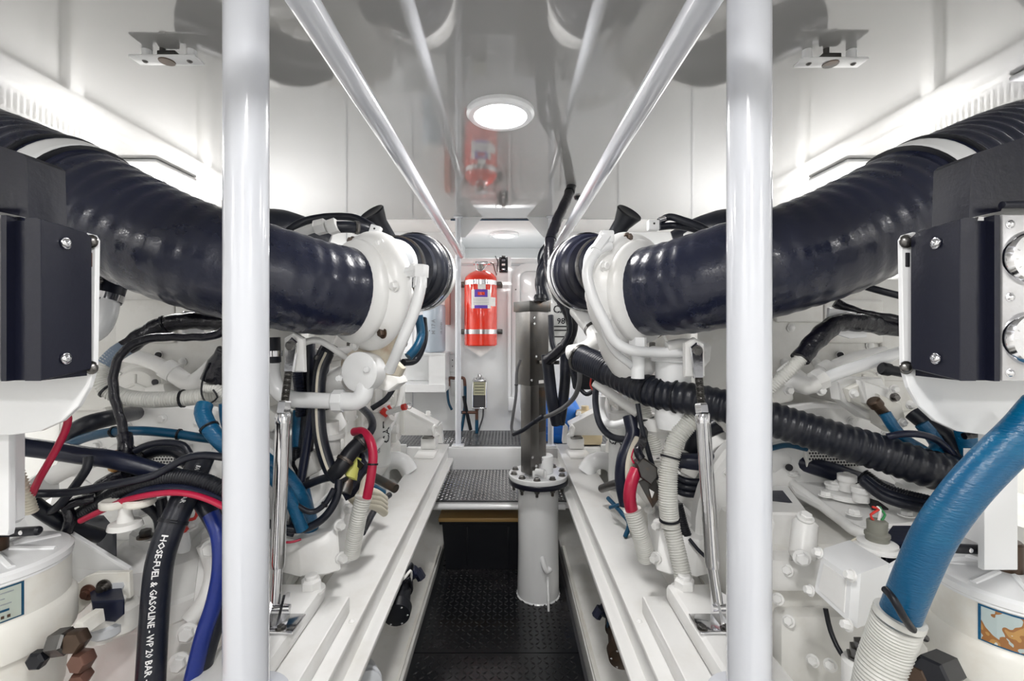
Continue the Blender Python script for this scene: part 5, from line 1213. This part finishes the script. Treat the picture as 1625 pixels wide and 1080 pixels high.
# above the left turbo
H_('rubber_hose', RUB, .0095, PP((455, 368, 1.10), (480, 352, 1.12), (520, 344, 1.14), (560, 345, 1.15), (585, 356, 1.14), (598, 366, 1.12)), 'black hose arching over the top of the left turbocharger')
o = H_('white_pipe', W, .011, PP((470, 372, 1.08), (490, 364, 1.09), (505, 360, 1.10)), 'white pipe with two hex nuts on top of the left turbocharger', 'pipe')
for q0, q1 in (((500, 362), (517, 358)), ((520, 362), (535, 357))):
    a_, b_ = P(*q0, 1.08), P(*q1, 1.08); M().lathe(a_, b_-a_, [(0, .016), (.003, .0185), ((b_-a_).length, .0185)], 6).build('hex_nut', W, o)
H_('rubber_hose', RUB, .014, PP((535, 360, 1.09), (555, 360, 1.10), (575, 363, 1.12), (592, 370, 1.14)), 'short thick black hose with steel band on top of the left turbocharger', clamps=(.6,))
# ---------------------------------------------------------------- ceiling bundle and column cables
cb_ = PP((918, 262, 2.2), (912, 285, 2.1), (900, 315, 1.95), (884, 350, 1.85), (873, 385, 1.78), (872, 425, 1.75), (882, 460, 1.72), (896, 485, 1.70), (908, 515, 1.70), (902, 540, 1.72), (885, 558, 1.76), (868, 572, 1.80))
H_('cable_bundle', WRAP, .021, [V((P(918, 262, 2.2).x, 2.2, ZC-.001))]+cb_[1:], 'thick black cable bundle snaking from the ceiling down to the steel column', 'cable', rf=TAPE, seg=16, tie=(.22, .5))
H_('rubber_hose', RUB, .008, PP((893, 470, 1.66), (902, 495, 1.64), (905, 525, 1.66), (895, 548, 1.7)), 'thinner black hose along the lower part of the cable bundle')
H_('rubber_hose', RUB, .026, PP((866, 478, 1.98), (858, 452, 1.98), (862, 432, 1.98), (868, 420, 2.0)), 'black ribbed gland hose rising from the cap of the steel column')
o = thing('cable_gland', P(857, 476, 1.96), 'black ridged cable gland on top of the steel column cap', 'gland')
M().lathe(P(857, 478, 1.96), (0, 0, 1), [(0, .028), (.006, .028), (.006, .025), (.012, .025), (.012, .028), (.02, .027), (.03, .022)], 24).build('gland', BLKM, o)
H_('rubber_hose', RUB, .016, PP((857, 470, 1.96), (856, 445, 1.98), (858, 425, 2.0), (866, 405, 2.05), (878, 392, 2.05)), 'black hose bending from the column gland up to the cable bundle')
H_('cable', RUB, .006, PP((862, 430, 2.0), (855, 415, 2.0), (858, 398, 2.02), (872, 380, 2.05)), 'thin black cable loop above the steel column', 'cable')
H_('rubber_hose', RUB, .024, PP((868, 562, 1.84), (872, 600, 1.84), (877, 640, 1.84), (884, 672, 1.86)), 'black hose of the V-shaped pair right of the steel column, left one')
H_('rubber_hose', RUB, .022, PP((898, 556, 1.86), (897, 600, 1.86), (893, 640, 1.86), (888, 672, 1.87)), 'black hose of the V-shaped pair right of the steel column, right one')
H_('rubber_hose', RUB, .012, PP((874, 500, 1.9), (876, 540, 1.88), (884, 565, 1.86)), 'black hose hugging the back of the steel column')
H_('grey_cable', mat('mid_grey_sheath', (.09, .09, .095), .45), .0085, PP((918, 572, 1.55), (920, 600, 1.55), (914, 625, 1.58), (900, 642, 1.65), (880, 655, 1.75), (858, 664, 1.8)), 'grey cable swinging from the ribbed hose to the steel column', 'cable')
H_('black_conduit', RUB, .009, PP((862, 660, 1.78), (850, 668, 1.80), (830, 682, 1.84), (815, 689, 1.88)), 'black cable wrapped diagonally round the steel column', 'cable', tie=(.3,))
H_('grey_cable', MATS['mid_grey_sheath'], .006, PP((826, 570, 1.89), (820, 590, 1.90), (819, 625, 1.90), (814, 660, 1.90), (812, 680, 1.9), (818, 690, 1.89)), 'thin grey cable tied down the left face of the steel column', 'cable', tie=(.35,))
H_('rubber_hose', RUB, .008, PP((908, 590, 1.7), (918, 612, 1.7), (930, 625, 1.68), (942, 620, 1.66)), 'black wire loop beneath the ribbed hose end', 'cable')
o = thing('fuse_block', P(925, 600, 1.62), 'dark box with red wires half hidden below the ribbed hose end', 'box')
M().slab([P(902, 560, 1.70), P(945, 575, 1.66), P(945, 618, 1.66), (P(912, 618, 1.70))], (0, .05, 0), .004).build('case', BLKM, o)
M().tube(PP((908, 563, 1.6), (902, 568, 1.6)), .008, 10).build('red_cap', REDP, o)
M().tube(PP((938, 600, 1.62), (937, 612, 1.62), (944, 622, 1.62)), .003, 8).build('red_wire', REDP, o)
M().tube(PP((908, 585, 1.62), (920, 590, 1.6), (930, 588, 1.6)), .003, 8).build('red_wire', REDP, o)
# ---------------------------------------------------------------- right side, inner
H_('ribbed_hose', RUB, .0375, PP((921, 568, 1.28), (946, 579, 1.23), (966, 589, 1.19)), 'first ribbed sleeve of the big black hose with steel clamp right of the steel column', corrug=(.0008, .008), seg=26, clamps=(.08,))
rh = PP((946, 579, 1.23), (980, 596, 1.16), (1015, 613, 1.10), (1050, 625, 1.05), (1100, 633, 1.00), (1145, 643, .97), (1200, 657, .94), (1260, 676, .92), (1330, 698, .89), (1400, 719, .87), (1470, 742, .84), (1560, 765, .83))
H_('ribbed_hose', RUB, .0345, rh, 'big black ribbed hose running across the right engine behind the right foreground post', corrug=(.0014, .016), seg=30, tie=(.255, .30, .335))
o = H_('white_elbow', W, .026, PP((905, 560, 1.45), (925, 556, 1.42), (942, 545, 1.42), (943, 527, 1.45), (928, 508, 1.5), (915, 492, 1.55)), 'white cast elbow pipe feeding the ribbed hose below the right air intake boot', 'pipe', clamps=(.62,), seg=20)
H_('rubber_hose', RUB, .010, PP((956, 500, 1.3), (958, 530, 1.3), (959, 570, 1.3)), 'short straight black hose beside the right oil pipes')
H_('white_strut', W, .013, PP((944, 606, 1.24), (965, 622, 1.22), (990, 640, 1.2), (1012, 655, 1.18)), 'white slanted strut beneath the big ribbed hose', 'strut')
H_('white_pipe', WS, .0125, PP((955, 628, 1.4), (953, 650, 1.4), (960, 668, 1.38), (975, 674, 1.35), (995, 670, 1.32)), 'white bent pipe under the strut on the right engine', 'pipe')
H_('rubber_hose', RUB, .0095, PP((946, 610, 1.36), (945, 640, 1.34), (952, 672, 1.30), (970, 692, 1.26), (998, 698, 1.22)), 'black hose curving round in front of the right oil filter')
H_('rubber_hose', NAVY, .020, PP((1000, 660, 1.2), (1005, 690, 1.18), (992, 725, 1.16), (988, 760, 1.16), (995, 800, 1.16)), 'navy hose dropping beside the right oil filter')
H_('cream_hose', LOOM, .0095, PP((1012, 695, 1.16), (1002, 720, 1.14), (998, 750, 1.13), (1003, 800, 1.12), (1010, 825, 1.12)), 'cream hose behind the red sleeve on the right engine')
H_('red_hose', RED, .0145, PP((1010, 745, 1.06), (1002, 765, 1.05), (999, 790, 1.05), (1003, 812, 1.06)), 'fat red sleeve on the right engine entering a corrugated conduit')
H_('corrugated_conduit', CORW, .0195, PP((1003, 808, 1.06), (1012, 835, 1.06), (1020, 860, 1.07), (1026, 885, 1.08)), 'off white corrugated conduit receiving the red sleeve on the right', 'conduit', (.0016, .0055), seg=20)
H_('corrugated_conduit', CORW, .0175, PP((1016, 628, 1.14), (1025, 665, 1.13), (1040, 710, 1.12), (1050, 760, 1.12), (1052, 800, 1.12)), 'off white corrugated conduit hanging below the ribbed hose on the right', 'conduit', (.0014, .005), tie=(.25, .55), seg=18)
H_('rubber_hose', RUB, .006, PP((1012, 640, 1.10), (1018, 675, 1.09), (1030, 720, 1.08), (1042, 760, 1.08)), 'thin black cable strapped along the hanging conduit on the right', 'cable')
co = PP((1110, 655, 1.02), (1092, 672, 1.02), (1072, 700, 1.02), (1062, 740, 1.01), (1060, 790, 1.0), (1064, 835, 1.0))
H_('corrugated_conduit', CORW, .0195, co, 'widest off white corrugated conduit bending down beside the right stay rod', 'conduit', (.0014, .005), tie=(.45, .97), seg=22)
H_('corrugated_conduit', CORW, .0175, PP((1066, 838, 1.0), (1076, 880, .99), (1084, 915, .98)), 'lower off white corrugated conduit reaching the big bolt on the right rail', 'conduit', (.0016, .0055), seg=20)
H_('corrugated_conduit', BLKM, .012, PP((1075, 800, 1.06), (1084, 835, 1.05), (1094, 862, 1.04)), 'black mesh conduit behind the corrugated conduits on the right', 'conduit', (.0009, .0045))
H_('rubber_hose', RUB, .004, PP((1094, 855, 1.02), (1108, 872, 1.0), (1122, 885, .98)), 'thin black cable end near the foot of the right stay rod', 'cable')
H_('rubber_hose', NAVY, .020, PP((1070, 730, 1.1), (1120, 733, 1.08), (1170, 732, 1.07), (1230, 735, 1.07), (1300, 750, 1.06), (1400, 790, 1.05)), 'navy hose running level behind the right stay rod')
for k in range(3): H_('rubber_hose', RUB, .0085, PP((1062, 748+k*10, 1.1), (1085, 762+k*10, 1.1), (1115, 764+k*9, 1.08), (1150, 752+k*8, 1.06)), ['upper','middle','lowest'][k]+' of three sagging dark hoses below the navy hose', group='sagging dark hoses')
H_('rubber_hose', RUB, .019, PP((1150, 670, 1.1), (1110, 690, 1.12), (1098, 715, 1.13), (1100, 740, 1.13)), 'thick black hose bend behind the right stay rod')
o = thing('wiring_module', P(1035, 770, 1.02), 'grey scuffed electronic module with cut-out bracket hanging among the cables on the right', 'module')
M().slab([P(1010, 735, 1.04), P(1020, 725, 1.04), P(1044, 742, 1.03), P(1044, 758, 1.03), P(1034, 770, 1.03), P(1016, 758, 1.04)], (0, .025, 0), .004).build('case', STLD, o)
M().slab([P(1014, 765, 1.045), P(1038, 752, 1.045), P(1050, 785, 1.04), P(1036, 806, 1.04)], (0, .006, 0), .001).build('bracket', STLD, o, smooth=False)
M().slab([P(1030, 775, 1.038), P(1038, 780, 1.038), P(1034, 790, 1.038)], (0, -.002, 0)).build('cut_out', LABW, o, smooth=False)
M().tube(PP((1018, 728, 1.03), (1012, 715, 1.04), (1020, 700, 1.08), (1022, 680, 1.12)), .010, 10).build('wire_tail', WRAP, o)
M().tube(PP((1006, 735, 1.06), (1002, 725, 1.07), (1006, 712, 1.08)), .002, 6).build('wire', RED, o)
H_('blue_hose', TEAL, .007, PP((965, 790, 1.5), (985, 812, 1.42), (998, 830, 1.38), (992, 852, 1.36)), 'thin teal hose lying behind the right bed rail')
H_('blue_hose', TEAL, .006, PP((968, 805, 1.46), (990, 798, 1.42), (1008, 790, 1.40)), 'teal hose end beside the right bed rail')
H_('rubber_hose', STLD, .014, PP((955, 775, 1.6), (975, 768, 1.5), (990, 765, 1.45)), 'grey pipe stub across the right bed rail', 'pipe')
# above the right turbo
H_('rubber_hose', RUB, .0085, PP((1046, 352, 1.08), (1062, 344, 1.08), (1085, 350, 1.05), (1112, 360, 1.02), (1140, 378, 1.0)), 'upper black hose arching over the right turbocharger')
H_('rubber_hose', RUB, .0085, PP((1046, 360, 1.08), (1070, 358, 1.08), (1098, 362, 1.05), (1125, 372, 1.03)), 'lower black hose arching over the right turbocharger')
H_('rubber_hose', CHR, .006, PP((1046, 349, 1.075), (1056, 346, 1.075)), 'steel hose end on the right sensor block', 'fitting')
H_('white_pipe', W, .014, PP((1090, 378, 1.12), (1105, 370, 1.10), (1118, 374, 1.08)), 'white pipe bend on top of the right turbocharger', 'pipe')
# ---------------------------------------------------------------- right side, outer
o = H_('taped_loom', WRAP, .0175, PP((1440, 520, .90), (1400, 517, .90), (1370, 512, .89), (1330, 512, .88), (1305, 530, .87), (1285, 550, .87), (1270, 570, .865)), 'thick black taped loom passing through a white bracket beneath the right air hose', 'cable', rf=TAPE)
M().slab([P(1316, 488, .90), P(1370, 497, .90), P(1380, 503, .90), (P(1376, 535, .90)), P(1350, 537, .90), P(1312, 525, .90)], (0, .006, 0), .001).build('loom_bracket', WS, o, smooth=False)
H_('corrugated_conduit', CORW, .0115, PP((1272, 568, .865), (1250, 590, .87), (1225, 612, .88), (1195, 635, .90)), 'off white corrugated conduit leading from the right taped loom to the foreground post', 'conduit', (.001, .0045))
H_('taped_cable', WRAP, .0095, PP((1325, 480, .92), (1350, 492, .91), (1380, 500, .90), (1410, 505, .89), (1440, 512, .88)), 'rough black taped cable above the right loom bracket', 'cable', rf=TAPE)
H_('rubber_hose', RUB, .007, PP((1375, 455, .92), (1400, 462, .91), (1440, 472, .90)), 'black cable crossing just under the right air hose', 'cable')
H_('white_pipe', WS, .0125, PP((1305, 602, .96), (1340, 588, .95), (1375, 577, .94), (1440, 555, .92)), 'white coolant pipe slanting up behind the right instrument box', 'pipe')
o = thing('pipe_union', P(1280, 610, .95), 'white elbow union with two bolts on the right engine face', 'fitting')
M().tube(PP((1248, 610, .96), (1262, 605, .95), (1280, 612, .94), (1300, 603, .94)), .019, 16).build('elbow', W, o)
M().lathe(P(1292, 606, .94), P(1312, 598, .94)-P(1292, 606, .94), [(0, .020), (.003, .022), (.02, .022)], 8).build('nut', W, o)
for px, py in ((1251, 619), (1302, 619)): bolt(o, P(px, py, .935), (0, -1, 0), .008, .010, W)
o = thing('sensor_housing', P(1375, 640, .95), 'layered white cast pump cover with bolts and dark plugs on the right engine face', 'pump')
M().slab([P(1330, 605, .97), P(1352, 598, .97), P(1400, 600, .97), (P(1425, 650, .97)), P(1400, 672, .97), P(1375, 665, .97), P(1335, 635, .97)], (0, .03, 0), .003).build('back_plate', W, o)
M().slab([P(1345, 617, .955), P(1370, 606, .955), P(1398, 612, .955), P(1410, 640, .955), P(1385, 652, .955), P(1352, 638, .955)], (0, .02, 0), .003).build('front_plate', CREAM, o)
M().slab([P(1370, 604, .94), P(1412, 618, .94), P(1405, 645, .94), P(1375, 640, .94)], (0, .02, 0), .003).build('cap', W, o)
M().slab([P(1395, 625, .93), P(1432, 640, .93), P(1440, 672, .93), P(1420, 688, .93), P(1400, 675, .93)], (0, .03, 0), .003).build('plate', CREAM, o)
for px, py in ((1354, 624), (1418, 617), (1419, 630), (1431, 670), (1444, 642)): bolt(o, P(px, py, .928), (0, -1, 0), .007, .009, STL if px == 1419 else W)
for px, py, q in ((1398, 584, (1440, 592)), (1384, 634, (1402, 655))):
    M().lathe(P(px, py, .91), P(*q, .91)-P(px, py, .91), [(0, .010), (.003, .013), (.016, .013), (.018, .010), (.06, .010)], 12).build('dark_plug', BLKM if py < 600 else BRONZE, o)
H_('blue_hose', BLUE, .0105, PP((1404, 655, .90), (1420, 680, .89), (1440, 700, .88), (1465, 715, .87), (1480, 730, .87)), 'blue hose dropping from the brown plug on the right engine')
H_('blue_hose', BLUE, .0125, PP((1462, 672, .89), (1478, 690, .88), (1488, 708, .87), (1478, 722, .86), (1468, 722, .86)), 'blue hose hook beneath the right mounting plate')
H_('rubber_hose', RUB, .0155, PP((1448, 655, .92), (1470, 672, .90), (1500, 690, .88), (1518, 720, .86), (1522, 745, .85)), 'thick black hose beneath the right mounting plate')
H_('rubber_hose', NAVY, .0065, PP((1408, 693, .86), (1435, 688, .85), (1465, 690, .85), (1490, 700, .85), (1512, 722, .85), (1520, 740, .85)), 'thin navy hose arching over the end of the ribbed hose')
H_('blue_hose', BLUE, .016, PP((1530, 678, .84), (1536, 700, .84), (1545, 730, .84), (1550, 750, .84)), 'dark blue hose standing left of the right upright bar')
H_('taped_cable', WRAP, .006, PP((1530, 692, .80), (1555, 688, .80)), 'taped black cable end beside the right upright bar', 'cable', rf=TAPE)
H_('rubber_hose', NAVY, .020, PP((1160, 722, 1.1), (1220, 722, 1.08), (1290, 738, 1.02), (1370, 765, 1.0), (1460, 800, .98)), 'navy hose under the big ribbed hose on the right')
H_('blue_hose', TEAL, .006, PP((1219, 712, 1.0), (1250, 706, 1.0), (1280, 712, 1.0)), 'short teal hose under the big ribbed hose')
for k, (r, m, cg) in enumerate(((.013, BLKM, (.001, .0045)), (.0115, RUB, None), (.009, RUB, None))):
    H_('corrugated_conduit' if cg else 'rubber_hose', m, r, PP((1370, 762+k*5-8, .90-.01*k), (1400, 783+k*6-8, .87-.01*k), (1440, 803+k*6-14, .84-.01*k), (1490, 822+k*4-20, .80-.01*k), (1550, 840-k*6-16, .78-.01*k)),
       ['lowest black ribbed conduit on the right gearbox top', 'smooth black hose above the ribbed conduit on the right gearbox', 'topmost thin black hose of the bundle on the right gearbox'][k], 'conduit' if cg else 'hose', cg)
H_('white_pipe', W, .020, PP((1435, 780, .90), (1455, 772, .90), (1480, 780, .90), (1500, 790, .90)), 'white elbow casting behind the black bundle on the right gearbox', 'pipe')
bh = PP((1660, 645, .50), (1625, 685, .50), (1580, 728, .505), (1530, 782, .51), (1485, 845, .52), (1452, 915, .535), (1428, 975, .55), (1418, 1000, .555))
H_('blue_hose', BLUE, .0205, bh, 'very thick bright blue hose sweeping down in the right foreground', seg=32)
o = H_('corrugated_conduit', CORW, .0245, PP((1424, 983, .552), (1412, 1020, .56), (1398, 1060, .565), (1388, 1110, .57)), 'wide off white corrugated conduit at the end of the thick blue hose', 'conduit', (.0014, .0045), seg=28)
band(PP((1427, 978, .55), (1422, 992, .552)), .5, .0245, .008, CORW, o, 'collar', False)
H_('cable_tie', BLKM, .0042, PP((1405, 935, .53), (1418, 950, .515), (1432, 975, .512), (1450, 1000, .53), (1468, 1012, .56)), 'black cable tie slung diagonally round the thick blue hose', 'cable tie')
